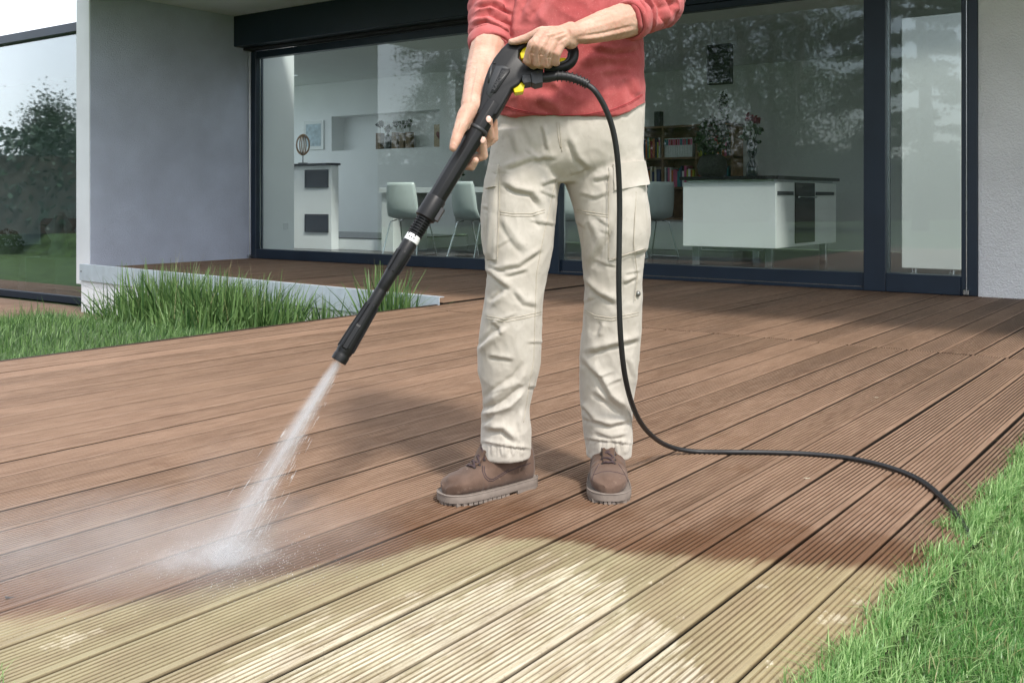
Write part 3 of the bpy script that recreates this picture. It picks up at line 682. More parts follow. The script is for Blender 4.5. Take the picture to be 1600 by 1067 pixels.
M['strawgrass'] = leafmat('straw_blades', (.28,.25,.10), (.42,.40,.22), .3, .6)
def grass(name, parts, m, **kw):
    V = []; F = []; T = []; o = 0
    for v, f, t in parts: V.append(v); F.append(f+o); T.append(t); o += len(v)
    me = np_mesh(name, np.concatenate(V), np.concatenate(F), np.concatenate(T)); me.materials.append(m); return tag(link(name, me), **kw)
q = np.random.default_rng(11)
def area(n, u0, u1, v0, v1): return np.stack([q.uniform(u0,u1,n), q.uniform(v0,v1,n), np.zeros(n)], 1)
def drop(p):
    p[:,2] = [ground_z(a, b)-.004 for a, b in p[:,:2]]; return p
parts = []
def lawn_patch(n, box, lmin, lmax, w):
    p = area(n, *box)
    cl = np.array([noise.noise(Vector((a*5, b*5, 3))) for a, b in p[:,:2]]); cl2 = np.array([noise.noise(Vector((a*1.7, b*1.7, 9))) for a, b in p[:,:2]])
    edge = box[0]+.172 + .05*np.array([noise.noise(Vector((b*9, 0, 1)))+.7*noise.noise(Vector((b*23, 4, 1))) for b in p[:,1]])
    keep = (p[:,0] > edge-.06*q.random(len(p))); p = p[keep]; cl = cl[keep]; cl2 = cl2[keep]
    L = q.uniform(lmin, lmax, len(p))*(1+.35*cl)
    p = drop(p); p[:,2] = np.where(p[:,0] < -.47, -.004, np.maximum(p[:,2], -.030)); v, f, t = blades(p, L, w*q.uniform(.6, 1.3, len(p)), q, .95)
    t = np.clip(t**1.4*.95 + .05 + .30*np.repeat(cl2+.5*cl, 8), 0, 1); return v, f, t
parts.append(lawn_patch(120000, (-.66, .30, .55, 3.9), .016, .036, .0031))
parts.append(lawn_patch(14000, (.2, 2.2, .0, 5.0), .025, .05, .006))
parts.append(lawn_patch(14000, (-.62, .5, 3.8, 5.02), .022, .045, .005))
parts.append(lawn_patch(14000, (2.0, 6.0, -1.0, 5.0), .03, .06, .010))
p = drop(area(5000, -3.5, -.3, .30, .73)); parts.append(blades(p, q.uniform(.03,.07,len(p)), .004*np.ones(len(p)), q, .5))
p = np.stack([q.normal(-1.545, .03, 80), q.normal(.765, .010, 80), np.full(80, -.012)], 1); parts.append(blades(p, q.uniform(.02,.055,80), .0025*np.ones(80), q, .6))
ce = q.uniform(.8, 3.7, 26); pe = np.stack([-.495+q.normal(0,.018,3600), np.repeat(ce, 139)[:3600] if len(np.repeat(ce, 139)) >= 3600 else np.resize(np.repeat(ce, 139), 3600), np.zeros(3600)], 1); pe[:,1] += q.normal(0,.05,3600)
pe = drop(pe); pe[:,2] = np.where(pe[:,0] < -.47, -.003, pe[:,2]); parts.append(blades(pe, q.uniform(.02,.048,3600), .0034*np.ones(3600), q, .9))
grass('lawn', parts, M['lawn'], kind='stuff', label='bright green mown lawn at the right deck edge', cat='grass')
p = drop(area(2600, -.56, .2, .7, 3.6)); parts = [blades(p, q.uniform(.02,.042,len(p)), .0028*np.ones(len(p)), q, .9)]
p = drop(area(420, -.58, -.50, .8, 3.8)); p[:,2] = -.012; parts.append(blades(p, q.uniform(.015,.035,len(p)), .0025*np.ones(len(p)), q, 1.3))
grass('dry_grass', parts, M['strawgrass'], kind='stuff', label='dry straw coloured blades mixed into the lawn edge', cat='grass')
# rough grass left of the deck
parts = []
p = drop(area(26000, -10.5, -4.56, 1.2, 4.95)); parts.append(blades(p, q.uniform(.04,.09,len(p))*(1+.3*q.random(len(p))), .006*np.ones(len(p)), q, .6))
p = np.stack([-4.58-np.abs(q.normal(0,.10,2600)), q.uniform(1.6,4.6,2600), np.zeros(2600)], 1); parts.append(blades(drop(p), q.uniform(.05,.14,2600), .006*np.ones(2600), q, .6))
p = np.stack([q.uniform(-8.6,-4.8,2800), 4.7+q.normal(0,.22,2800), np.zeros(2800)], 1); parts.append(blades(drop(p), q.uniform(.10,.24,2800), .008*np.ones(2800), q, .5))
grass('rough_grass', parts, M['tallgrass'], kind='stuff', label='unmown dark grass beside the left deck edge', cat='grass')
# tall tufts, each one a plant
def tuft(px, v, rad, n, hmin, hmax, label, seed, lean=.55):
    qq = np.random.default_rng(seed); c = onv(px, 480, v); c.z = ground_z(c.x, c.y)
    t = empty('grass_tuft', c, label, 'grass tuft', 'tall grass tufts by the terrace')
    p = np.stack([c.x+qq.normal(0,rad,n), c.y+qq.normal(0,rad*.6,n), np.full(n, c.z-.01)], 1)
    dv = (p-np.array(c)); dv[:,2] = 0; dv /= (np.linalg.norm(dv,axis=1)[:,None]+.02)
    v_, f, tn = blades(p, qq.uniform(hmin,hmax,n), qq.uniform(.015,.031,n), qq, lean, 6, .7, dv)
    leaves('blade_mass', v_, f, tn, M['tallgrass'], t)
    m = max(6, n//28); p = p[:m]; v_, f, tn = blades(p, qq.uniform(hmax*.8,hmax*1.2,m), .005*np.ones(m), qq, lean*.8, 5, .6)
    leaves('dry_blades', v_, f, tn, M['strawgrass'], t); return t
tuft(262, 4.95, .23, 820, .36, .72, 'tall dense grass tuft at the left, nearest the white wing wall', 1)
tuft(335, 4.95, .23, 860, .36, .70, 'tall dense grass tuft in the middle of the bed', 2)
tuft(412, 5.02, .17, 540, .34, .62, 'tall grass tuft at the right end of the dense bed', 3)
tuft(200, 4.7, .16, 260, .25, .50, 'low loose grass tuft at the far left of the bed', 4)
tuft(508, 5.05, .06, 110, .38, .56, 'small grass tuft against the steel edging', 5, .55)
tuft(598, 5.18, .08, 210, .50, .78, 'grass tuft growing behind the spray lance', 6, .45)
tuft(632, 5.22, .05, 110, .42, .62, 'short grass tuft at the end of the steel edging', 7, .5)
tuft(300, 4.55, .18, 320, .18, .42, 'lower grass tuft in front of the dense bed', 8, .5)

# ================================================================== trees seen in the glass
M['bark'] = mat('birch_bark', (.30,.29,.26), .9, .5, 14, .5, 30)
M['darkbark'] = mat('conifer_bark', (.05,.04,.03), .95, .3, 14, .5, 30)
M['birchleaf'] = leafmat('birch_leaf', (.030,.065,.018), (.085,.15,.04), .35)
M['cedarleaf'] = leafmat('cedar_needles', (.012,.028,.014), (.03,.06,.03), .15)
def tree(name, label, base, H, seed, kind, lm, bk, spread, nleaf, lsize, stems=1):
    r = random.Random(seed); qq = np.random.default_rng(seed); base = Vector(base); base.z = ground_z(base.x, base.y)-.05
    t = empty(name, base, label, 'tree', 'trees reflected in the glass'); tb = MB(); tips = []
    for s in range(stems):
        a = 2*PI*s/stems+r.random(); tilt = .0 if stems == 1 else .16
        def pt(h): return base + Vector((math.cos(a)*tilt*h + .12*math.sin(h*.7+s), math.sin(a)*tilt*h + .1*math.cos(h*.6+s), h))
        hs = np.linspace(0, H*(.97 if s == 0 else r.uniform(.75,.95)), 10)
        tb.tube([pt(h) for h in hs], [.02+.17*(H/10)*(1-h/H)**1.1/(stems**.4) for h in hs], 9)
        nl = 26 if kind != 'conifer' else 40
        for i in range(nl):
            h = H*(.13 + .83*i/nl) if kind != 'conifer' else H*(.12+.85*i/nl); b0 = pt(min(h, hs[-1])); az = i*2.4+r.uniform(-.4,.4)
            L = spread*(1-.75*(h/H)**1.3)*r.uniform(.6,1.1) if kind != 'conifer' else spread*(1-.85*h/H)*r.uniform(.7,1.1)
            up = .75 if kind == 'birch' else (.05 if kind == 'conifer' else .5); pts = [b0]
            for k in range(1, 6):
                s_ = k/5; z = up*L*s_ - (1.0*L*s_*s_*.85 if kind == 'birch' else (.25*L*s_*s_ if kind == 'conifer' else .3*L*s_*s_))
                pts.append(b0+Vector((math.cos(az)*L*s_*.75, math.sin(az)*L*s_*.75, z))+Vector((r.uniform(-.08,.08), r.uniform(-.08,.08), r.uniform(-.05,.05))))
            tb.tube(pts, [.035*(1-.17*k)*(H/10) for k in range(6)], 5)
            tips.append(pts)
    tb.build('trunk', bk, t)
    P = []; per = max(4, nleaf//len(tips))
    for pts in tips:
        A = np.array(pts)[1:]; idx = qq.integers(0, len(A)-1, per); fr = qq.random(per)[:,None]
        c = A[idx]*(1-fr)+A[idx+1]*fr
        if kind == 'birch': c = c + qq.normal(0, .26, (per,3))*np.array([1,1,.6]); c[:,2] -= np.abs(qq.normal(0,.5,per))
        elif kind == 'conifer': c = c + qq.normal(0, .22, (per,3))*np.array([1,1,.18])
        else: c = c + qq.normal(0, .42, (per,3))
        P.append(c)
    v, f, tn = leaf_quads(np.concatenate(P), qq, lsize, .4 if kind == 'birch' else 0); leaves('crown', v, f, tn, lm, t)
    return t
def mirrored(px, t, v=FV):
    k = (px-800)/FPX; d = FWD + RGT*k; return Vector((d.x*t, 2*v-d.y*t, 0))
tree('birch_tree', 'tall multi stemmed birch mirrored in the wide glass door', mirrored(1210, 27), 13, 3, 'birch', M['birchleaf'], M['bark'], 4.2, 52000, .10, 3)
tree('birch_tree', 'slim birch mirrored behind the red shirt', mirrored(1040, 29), 12, 5, 'birch', M['birchleaf'], M['bark'], 4.0, 44000, .10, 2)
tree('cedar_tree', 'dark cedar mirrored at the narrow right door', mirrored(1440, 24), 11, 8, 'conifer', M['cedarleaf'], M['darkbark'], 4.6, 46000, .13)
tree('birch_tree', 'birch mirrored above the niche wall', mirrored(690, 33), 10, 9, 'birch', M['birchleaf'], M['bark'], 3.2, 24000, .10, 1)
tree('garden_tree', 'round garden tree mirrored in the left window', mirrored(80, 40, 6.27), 4.4, 10, 'round', M['cedarleaf'], M['darkbark'], 1.9, 14000, .13)
def hedge(name, label, c, L, az, H, n, seed):
    qq = np.random.default_rng(seed); c = Vector(c); c.z = ground_z(c.x, c.y); t = empty(name, c, label, 'hedge')
    d = np.array([math.cos(az), math.sin(az), 0]); e = np.array([-d[1], d[0], 0]); s = qq.uniform(-L/2, L/2, n)
    hh = H*(1+.18*np.array([noise.noise(Vector((x*.5, seed, 0)))+.5*noise.noise(Vector((x*1.7, seed, 5))) for x in s]))
    p = np.array(c)+np.outer(s, d)+np.outer(qq.uniform(-.6,.6,n), e); p[:,2] = c.z+hh*qq.random(n)**.7
    v, f, tn = leaf_quads(p, qq, .17, 0); leaves('foliage', v, f, tn, M['cedarleaf'], t)
    b = MB(); b.box((-L/2, -.35, 0), (L/2, .35, H*.72)); R_ = Matrix.Rotation(az, 3, 'Z'); b.v = [tuple(R_ @ Vector(v_)+c) for v_ in b.v]; b.build('inner_wood', M['darkbark'], t)
hedge('added_hedge', 'dark clipped hedge added to darken the low reflection in the wide glass doors', mirrored(1000, 31), 34, math.radians(-62), 2.3, 26000, 3)  # added to hide the mirrored horizon and darken the reflection there
# neighbouring shed with tiled roof, mirrored in the left window
s0 = mirrored(45, 42, 6.27)
t = empty('shed', s0, 'low shed with dark tiled roof mirrored in the left window', 'shed')
b = MB(); b.box((s0.x-4.0, s0.y-5, -.5), (s0.x-.8, s0.y+5, .2)); b.build('wall', M['darkbark'], t)
sb = mat('slate_tile', (.05,.055,.07), .55, .3, 8)
for i in range(7):
    b = MB(); y = 0
    x = s0.x-.4-.42*i; b.prism([Vector((x, s0.y-5.4, .1+.22*i)), Vector((x-.50, s0.y-5.4, .1+.22*i+.25)), Vector((x-.50, s0.y-5.4, .14+.22*i+.25)), Vector((x, s0.y-5.4, .14+.22*i))], (0, 10.8, 0)); b.build('roof_course', sb, t)
# ================================================================== person
def tone_skin():
    m, t, b, o = nodes('skin'); g = G(t); tc = N(t, 'ShaderNodeTexCoord').outputs['Object']
    n1 = g.noise(tc, 14, 4); n2 = g.noise(tc, 55, 4, .65); n3 = g.noise(tc, 260, 3)
    c = g.mix(g.rng(n1, .35, .65), (.50,.295,.21,1), (.61,.395,.30,1)); c = g.mix(g.rng(n2, .5, .75, 0, .45), c, (.52,.205,.155,1)); c = g.mix(g.rng(n3, .62, .75, 0, .35), c, (.30,.17,.11,1))
    t.links.new(c, b.inputs['Base Color']); b.inputs['Roughness'].default_value = .5; b.inputs['Specular IOR Level'].default_value = .35
    b.inputs['Subsurface Weight'].default_value = .25; b.inputs['Subsurface Radius'].default_value = (1,.4,.25); b.inputs['Subsurface Scale'].default_value = .006
    bp = N(t, 'ShaderNodeBump', i_Strength=.35, i_Distance=.0012); t.links.new(g.m('ADD', n3, g.m('MULTIPLY', n2, 1.5)), bp.inputs['Height']); t.links.new(bp.outputs[0], b.inputs['Normal'])
    return m
def tone_cloth(name, a, bcol, c3, speck, weave, rough=.9, bump=.3, crease=0.0, csc=22):
    m, t, b, o = nodes(name); g = G(t); tc = N(t, 'ShaderNodeTexCoord').outputs['Object']
    n1 = g.noise(tc, 9, 5, .6); n2 = g.noise(tc, speck, 3, .7); n3 = g.noise(tc, weave, 2)
    c = g.mix(g.rng(n1, .35, .65), a, bcol); c = g.mix(g.rng(n2, .58, .72, 0, .55), c, c3)
    t.links.new(c, b.inputs['Base Color']); b.inputs['Roughness'].default_value = rough; b.inputs['Specular IOR Level'].default_value = .2; b.inputs['Sheen Weight'].default_value = .12
    bp = N(t, 'ShaderNodeBump', i_Strength=bump, i_Distance=.0012); t.links.new(g.m('ADD', n3, n2), bp.inputs['Height']); t.links.new(bp.outputs[0], b.inputs['Normal'])
    if crease > 0:
        rd = N(t, 'ShaderNodeTexNoise', i_Scale=csc, i_Detail=3.0, i_Roughness=.5, i_Distortion=.6); rd.noise_type = 'RIDGED_MULTIFRACTAL'; t.links.new(g.scale(tc, (1,1,.7)), rd.inputs['Vector'])
        b2 = N(t, 'ShaderNodeBump', i_Strength=crease, i_Distance=.004); t.links.new(rd.outputs['Fac'], b2.inputs['Height']); t.links.new(b2.outputs[0], bp.inputs['Normal'])
    return m
M['skin'] = tone_skin()
M['shirt'] = tone_cloth('red_heather_jersey', (.37,.072,.072,1), (.50,.130,.126,1), (.60,.235,.22,1), 260, 700, .95, .35, .12, 14)
M['chino'] = tone_cloth('beige_cotton', (.465,.428,.372,1), (.535,.498,.442,1), (.415,.378,.325,1), 60, 900, .9, .30, .26, 40)
M['chinoseam'] = mat('beige_seam', (.43,.385,.31), .9, .15, 200)
M['shirtseam'] = mat('red_seam', (.34,.045,.05), .9, .2, 200)
M['nubuck'] = tone_cloth('brown_nubuck', (.085,.052,.037,1), (.135,.086,.064,1), (.21,.145,.112,1), 45, 500, .85, .4, .15, 40)
M['solemat'] = mat('taupe_rubber_sole', (.215,.178,.152), .75, .1, 60, .2, 200)
M['lace'] = mat('brown_lace', (.055,.034,.036), .85, .2, 300)
M['nail'] = mat('fingernail', (.66,.42,.34), .3, .04, 60)
M['hair'] = mat('short_brown_hair', (.06,.04,.025), .7, .4, 120, .8, 200)
M['button'] = mat('dull_metal_button', (.22,.22,.21), .4, .1, 60, metal=.8)

PD = 2.50                                            # the person's distance from the camera
root = W(.14, PD, 0)
person = empty('person', root, 'person in red shirt and beige cargo trousers holding a black spray gun', 'person')

def smooth_rows(rows, n):
    """rows of (py, xl, xr, depth, half_depth): resample to n rows with smooth interpolation"""
    a = np.array(rows, float); t = np.linspace(a[0,0], a[-1,0], n); out = [t]
    for k in range(1, a.shape[1]):
        y = np.interp(t, a[:,0], a[:,k]); ker = np.ones(5)/5
        yp = np.concatenate([np.full(2, y[0]), y, np.full(2, y[-1])]); out.append(np.convolve(yp, ker, 'valid'))
    return np.stack(out, 1)
def body_loft(mbx, rows, n=64, seg=56, ex=2.25, hem=None):
    rings = []
    for (py, xl, xr, d, hd) in smooth_rows(rows, n):
        c = at((xl+xr)/2, py, d); hw = (xr-xl)/2/FPX*d; ring = []
        for k in range(seg):
            a = 2*PI*k/seg; ca, sa = math.cos(a), math.sin(a)
            x = math.copysign(abs(ca)**(2/ex), ca)*hw; y = math.copysign(abs(sa)**(2/ex), sa)*hd
            q = c + RGT*x + FWD*y
            ring.append(q)
        rings.append(ring)
    mbx.loft(rings); return mbx

# ---- folds: strokes in photo pixels carried into the cloth as ridges with a furrow beside them
def cam_xy(a):
    X = a @ np.array(RGT); D = a @ np.array(FWD); return 800+FPX*X/D, HOR-FPX*(a[:,2]-EYE)/D, D
def stroke_dist(px, py, pts):
    best = np.full(len(px), 1e9); sgn = np.zeros(len(px)); tt = np.zeros(len(px)); L = [0]
    for i in range(len(pts)-1): L.append(L[-1]+math.dist(pts[i], pts[i+1]))
    for i in range(len(pts)-1):
        (x0,y0),(x1,y1) = pts[i], pts[i+1]; dx, dy = x1-x0, y1-y0; l2 = dx*dx+dy*dy
        s = np.clip(((px-x0)*dx+(py-y0)*dy)/l2, 0, 1); ex = px-(x0+s*dx); ey = py-(y0+s*dy); d = np.hypot(ex, ey)
        m = d < best; best[m] = d[m]; cr = dx*ey-dy*ex; sgn[m] = np.sign(cr)[m]; tt[m] = ((L[i]+s*math.sqrt(l2))/L[-1])[m]
    return best, sgn, tt
def fold(me, strokes, front=True, scale=1.0):
    a = getv(me); nrm = getn(me); px, py, D = cam_xy(a)
    facing = -(nrm @ np.array(FWD)); wgt = np.clip(facing*2.2+.55, 0, 1)
    disp = np.zeros(len(a))
    for pts, w, amp in strokes:
        d, s, t = stroke_dist(px, py, pts); sd = d*np.where(s == 0, 1, s)
        fade = np.clip(np.minimum(t, 1-t)*4.5+.18, 0, 1)
        over = np.where((t <= 0) | (t >= 1), np.exp(-(d/(w*.9))**2), 1)
        disp += amp*fade*over*(np.exp(-(np.abs(sd)/(w*.95))**1.35) - .95*np.exp(-((sd-1.25*w)/(w*.55))**2) - .25*np.exp(-((sd-2.4*w)/(w*1.2))**2))
    a += nrm*(disp*wgt*scale)[:,None]; setv(me, a)
def crinkle(me, amp, sc, stretch=(1,1,.5), seed=0):
    a = getv(me); nrm = getn(me); d = np.empty(len(a))
    for i, p in enumerate(a):
        v = Vector((p[0]*sc*stretch[0]+seed, p[1]*sc*stretch[1], p[2]*sc*stretch[2]))
        n1 = noise.noise(v); n2 = noise.noise(v*2.1+Vector((7,3,1))); d[i] = (max(0, 1-abs(n1)*3.2)**1.6)*.9 - .35 + max(0, 1-abs(n2)*3.4)*.35
    a += nrm*(amp*d)[:,None]; setv(me, a)

# ---- trousers
tm = MB()
hips = [(158,778,1006,2.52,.118),(190,775,1008,2.52,.122),(215,770,1005,2.52,.128),(238,767,1005,2.52,.122),(262,763,1006,2.52,.11),(285,800,980,2.52,.06)]
body_loft(tm, hips, 24)
legL = [(205,772,884,2.52,.105),(236,765,880,2.515,.108),(262,763,876,2.51,.108),(300,753,872,2.505,.104),(337,750,869,2.50,.10),(375,753,866,2.495,.096),(413,759,860,2.49,.09),(441,761,851,2.485,.083),(486,756,848,2.485,.082),(520,747,847,2.49,.084),(547,745,846,2.495,.084),(581,747,842,2.50,.082),(623,755,829,2.505,.076),(645,752,827,2.51,.074),(665,753,829,2.51,.074),(690,750,832,2.51,.072),(713,751,829,2.51,.066)]
legR = [(205,874,1006,2.53,.105),(236,879,1004,2.53,.108),(256,881,1005,2.53,.108),(292,884,1008,2.53,.104),(329,897,1015,2.525,.10),(357,902,1018,2.525,.098),(382,907,1012,2.525,.094),(413,912,1005,2.53,.088),(461,913,1002,2.54,.082),(507,911,1003,2.55,.082),(547,905,1000,2.56,.083),(590,906,994,2.57,.080),(628,907,989,2.575,.076),(655,909,987,2.58,.074),(680,913,988,2.58,.072),(711,916,985,2.58,.064)]
body_loft(tm, legL, 64); body_loft(tm, legR, 64)
trm = voxel(tm, 'trousers', .0034, 8)
ST = [ # left leg
 ([(783,262),(827,246),(869,243)],6,.0075), ([(786,282),(807,294),(833,299),(848,321)],6,.009), ([(843,286),(871,277)],5,.006),
 ([(776,417),(810,411),(845,387)],6,.007), ([(759,417),(785,438),(799,448)],6,.008), ([(786,428),(824,419)],5,.005), ([(785,338),(810,376),(826,392)],9,.0045),
 ([(850,196),(858,234)],5,.006), ([(800,205),(812,240)],7,.004), ([(838,330),(852,352)],7,.004),
 ([(791,459),(769,477)],6,.006), ([(806,452),(820,470),(840,474)],6,.005), ([(792,513),(765,533),(748,549)],7,.010), ([(763,553),(802,559)],5,.005), ([(770,500),(788,520)],5,.005),
 ([(825,572),(811,596),(790,608),(757,631)],8,.007), ([(820,609),(796,633),(777,641),(752,648)],7,.013), ([(760,667),(787,666),(807,686)],7,.009), ([(779,646),(771,658),(755,668)],5,.005), ([(815,640),(812,660),(818,685)],5,.004),
 # right leg
 ([(916,413),(944,364),(953,337)],8,.008), ([(912,432),(939,455),(966,470)],7,.009), ([(972,440),(994,430)],5,.005), ([(925,278),(955,272)],6,.005), ([(905,300),(930,306),(950,298)],5,.004),
 ([(893,215),(905,245),(925,262)],7,.006), ([(990,395),(1010,388)],5,.006), ([(925,345),(935,375)],7,.004), ([(918,440),(922,470)],5,.004),
 ([(913,547),(953,536),(999,525)],7,.009), ([(912,556),(940,586),(956,615),(984,640)],8,.012), ([(910,630),(932,652)],6,.007), ([(926,607),(958,628),(988,654)],7,.008), ([(918,651),(953,660),(986,654)],6,.008), ([(945,505),(938,525)],6,.005), ([(985,560),(993,590)],5,.004), ([(930,672),(955,680),(980,676)],5,.005)]
ST += [([(750,688),(770,691),(800,696),(832,700)],3,.0045), ([(913,683),(935,686),(960,688),(988,692)],3,.0045)]
q = np.random.default_rng(5)
for k in range(30):                                  # gathers at the elasticated cuffs
    x = 752+q.random()*76; ST.append(([(x,690+q.random()*6),(x+q.normal()*2,712)],1.7,.0016)); x = 917+q.random()*66; ST.append(([(x,684+q.random()*6),(x+q.normal()*2,708)],1.7,.0016))
for k in range(26):                                  # small random creases
    lx = (760,860) if k % 2 else (905,1000); x = q.uniform(*lx); y = q.uniform(240,680); an = q.uniform(-.7,.7); l = q.uniform(8,22)
    ST.append(([(x-l*math.cos(an),y-l*math.sin(an)),(x+l*math.cos(an),y+l*math.sin(an))],q.uniform(3,4.5),q.uniform(.002,.0038)))
fold(trm, ST, scale=.85); crinkle(trm, .0013, 17, (1,1,.75)); crinkle(trm, .0024, 8, (1.15,1,.8), 40)
trm = modmesh(trm, [('SMOOTH', dict(factor=.3, iterations=1))]); trm.polygons.foreach_set('use_smooth', [True]*len(trm.polygons))
va = getv(trm); tf = []
bvh = BVHTree.FromPolygons([Vector(v) for v in va], [tuple(p.vertices) for p in trm.polygons])
eye = Vector((0,0,EYE))
trousers = linkw('trousers', trm, M['chino'], person)
def hit(bv, px, py):
    d = (at(px, py, 1.0)-eye).normalized(); h = bv.ray_cast(eye, d); return (h[0], h[1]) if h[0] is not None else (None, None)
def seam(bv, pts, r, m, parent, name='seam', off=.0004, step=3.0, flat=.5):
    P = []
    for i in range(len(pts)-1):
        L = math.dist(pts[i], pts[i+1]); k = max(1, int(L/step))
        for j in range(k): P.append((pts[i][0]+(pts[i+1][0]-pts[i][0])*j/k, pts[i][1]+(pts[i+1][1]-pts[i][1])*j/k))
    P.append(pts[-1]); Q = []
    for p in P:
        a, n = hit(bv, *p)
        if a is not None and (not Q or (a-Q[-1]).length < .03): Q.append(a - (a-eye).normalized()*off)
    if len(Q) > 2:
        b = MB(); b.tube(Q, r, 6, flat=flat, upv=-(Q[0]-eye).normalized()); return b.build(name, m, parent, smooth=True)
for pts in ([(781,331),(800,334),(830,334),(851,328)], [(781,335),(800,338),(830,338),(851,332)], [(896,327),(920,331),(952,336)], [(897,331),(920,335),(952,340)],
            [(759,493),(790,499),(815,494),(846,487)], [(759,497),(790,503),(815,498),(846,491)], [(913,484),(930,493),(955,497),(998,488)], [(913,488),(930,497),(955,501),(998,492)],
            [(869,280),(858,330),(846,385),(838,430),(836,490),(834,560),(824,620),(818,660)], [(884,290),(897,340),(910,400),(915,440)], [(874,192),(876,215),(878,238)], [(870,192),(872,212),(876,232)]):
    seam(bvh, pts, .0011, M['chinoseam'], trousers)
def patch(bv, quad, nu, nv, prof, m, name, parent, thick=.004):
    """cloth patch laid over the surface; quad = corner pixels (tl,tr,br,bl)"""
    top = []; bot = []
    for j in range(nv+1):
        for i in range(nu+1):
            s, t = i/nu, j/nv
            x = (quad[0][0]*(1-s)+quad[1][0]*s)*(1-t)+(quad[3][0]*(1-s)+quad[2][0]*s)*t; y = (quad[0][1]*(1-s)+quad[1][1]*s)*(1-t)+(quad[3][1]*(1-s)+quad[2][1]*s)*t
            a, n = hit(bv, x, y); k = 0
            while a is None and k < 30: k += 1; x = x+(880-x)*.02; a, n = hit(bv, x, y)
            if a is None: return None
            n = n if n.dot(eye-a) > 0 else -n
            e = min(s, 1-s, t, 1-t)*2
            top.append(a+n*prof(s, t, e)); bot.append(a-n*thick)
    w = nu+1; fs = [(j*w+i, (j+1)*w+i, (j+1)*w+i+1, j*w+i+1) for j in range(nv) for i in range(nu)]; o_ = len(top)
    for i in range(nu): fs += [(i, i+1, o_+i+1, o_+i), (nv*w+i+1, nv*w+i, o_+nv*w+i, o_+nv*w+i+1)]
    for j in range(nv): fs += [((j+1)*w, j*w, o_+j*w, o_+(j+1)*w), (j*w+nu, (j+1)*w+nu, o_+(j+1)*w+nu, o_+j*w+nu)]
    b = MB(); b.add(top+bot, fs); return b.build(name, m, parent, smooth=True, sharp=50)
pk = lambda h: (lambda s, t, e: .003+h*min(1, e*2.2)**.5+.0012*math.sin(s*9+t*7))
pr = patch(bvh, [(951,262),(1003,258),(1009,388),(951,408)], 14, 22, pk(.0042), M['chino'], 'cargo_pocket', trousers)
fl = patch(bvh, [(958,256),(1004,251),(1008,290),(959,297)], 12, 9, lambda s, t, e: .0065+.005*t+.0012*math.sin(s*8), M['chino'], 'pocket_flap', trousers, 0)
pl_ = patch(bvh, [(767,266),(781,264),(777,406),(760,404)], 6, 22, pk(.004), M['chino'], 'cargo_pocket', trousers)
fl2 = patch(bvh, [(766,260),(781,258),(778,292),(763,296)], 6, 8, lambda s, t, e: .0065+.005*t, M['chino'], 'pocket_flap', trousers, 0)
for pts in ([(951,268),(951,330),(951,405)], [(955,405),(980,397),(1006,389)], [(961,293),(985,290),(1005,287)], [(781,262),(780,330),(777,404)], [(994,300),(990,380),(996,430),(992,470)]): seam(bvh, pts, .0011, M['chinoseam'], trousers, off=.0085 if pts[0][0] > 940 and pts[0][1] < 420 else .0075)
a, n = hit(bvh, 996, 459)
if a is not None: b = MB(); b.ball(a+n*.001, .0072, 12, 8); b.build('snap_button', M['button'], trousers, smooth=True)

# ---- shirt
sm = MB()
torso = [(-168,838,938,2.55,.075),(-150,800,975,2.55,.09),(-125,778,1000,2.545,.105),(-90,768,1010,2.54,.122),(-50,766,1010,2.53,.13),(0,770,1006,2.525,.128),(40,773,1002,2.52,.125),(97,773,1005,2.52,.128),(130,772,1007,2.52,.131),(160,771,1008,2.52,.133),(188,773,1007,2.52,.133)]
body_loft(sm, torso, 60, 72, 2.35)
armR = [(at(806,-118,2.55),.068),(at(790,-70,2.54),.066),(at(778,-30,2.53),.056),(at(773,-14,2.52),.064),(at(770,0,2.51),.051),(at(769,10,2.505),.060),(at(766,21,2.495),.047),(at(768,30,2.485),.057),(at(763,39,2.475),.044),(at(766,48,2.465),.054),(at(764,57,2.455),.043),(at(765,66,2.445),.0475)]
armL = [(at(970,-118,2.55),.068),(at(1005,-75,2.54),.064),(at(1026,-30,2.50),.054),(at(1034,-14,2.48),.061),(at(1038,0,2.455),.046),(at(1032,7,2.435),.057),(at(1026,12,2.42),.041),(at(1020,16,2.40),.053),(at(1013,19,2.385),.040),(at(1007,22,2.372),.050),(at(999,25,2.36),.038),(at(991,29,2.345),.043)]
for arm in (armR, armL): sm.chain([p for p, r in arm], [r for p, r in arm], 20)
shm = voxel(sm, 'shirt', .0036, 4)
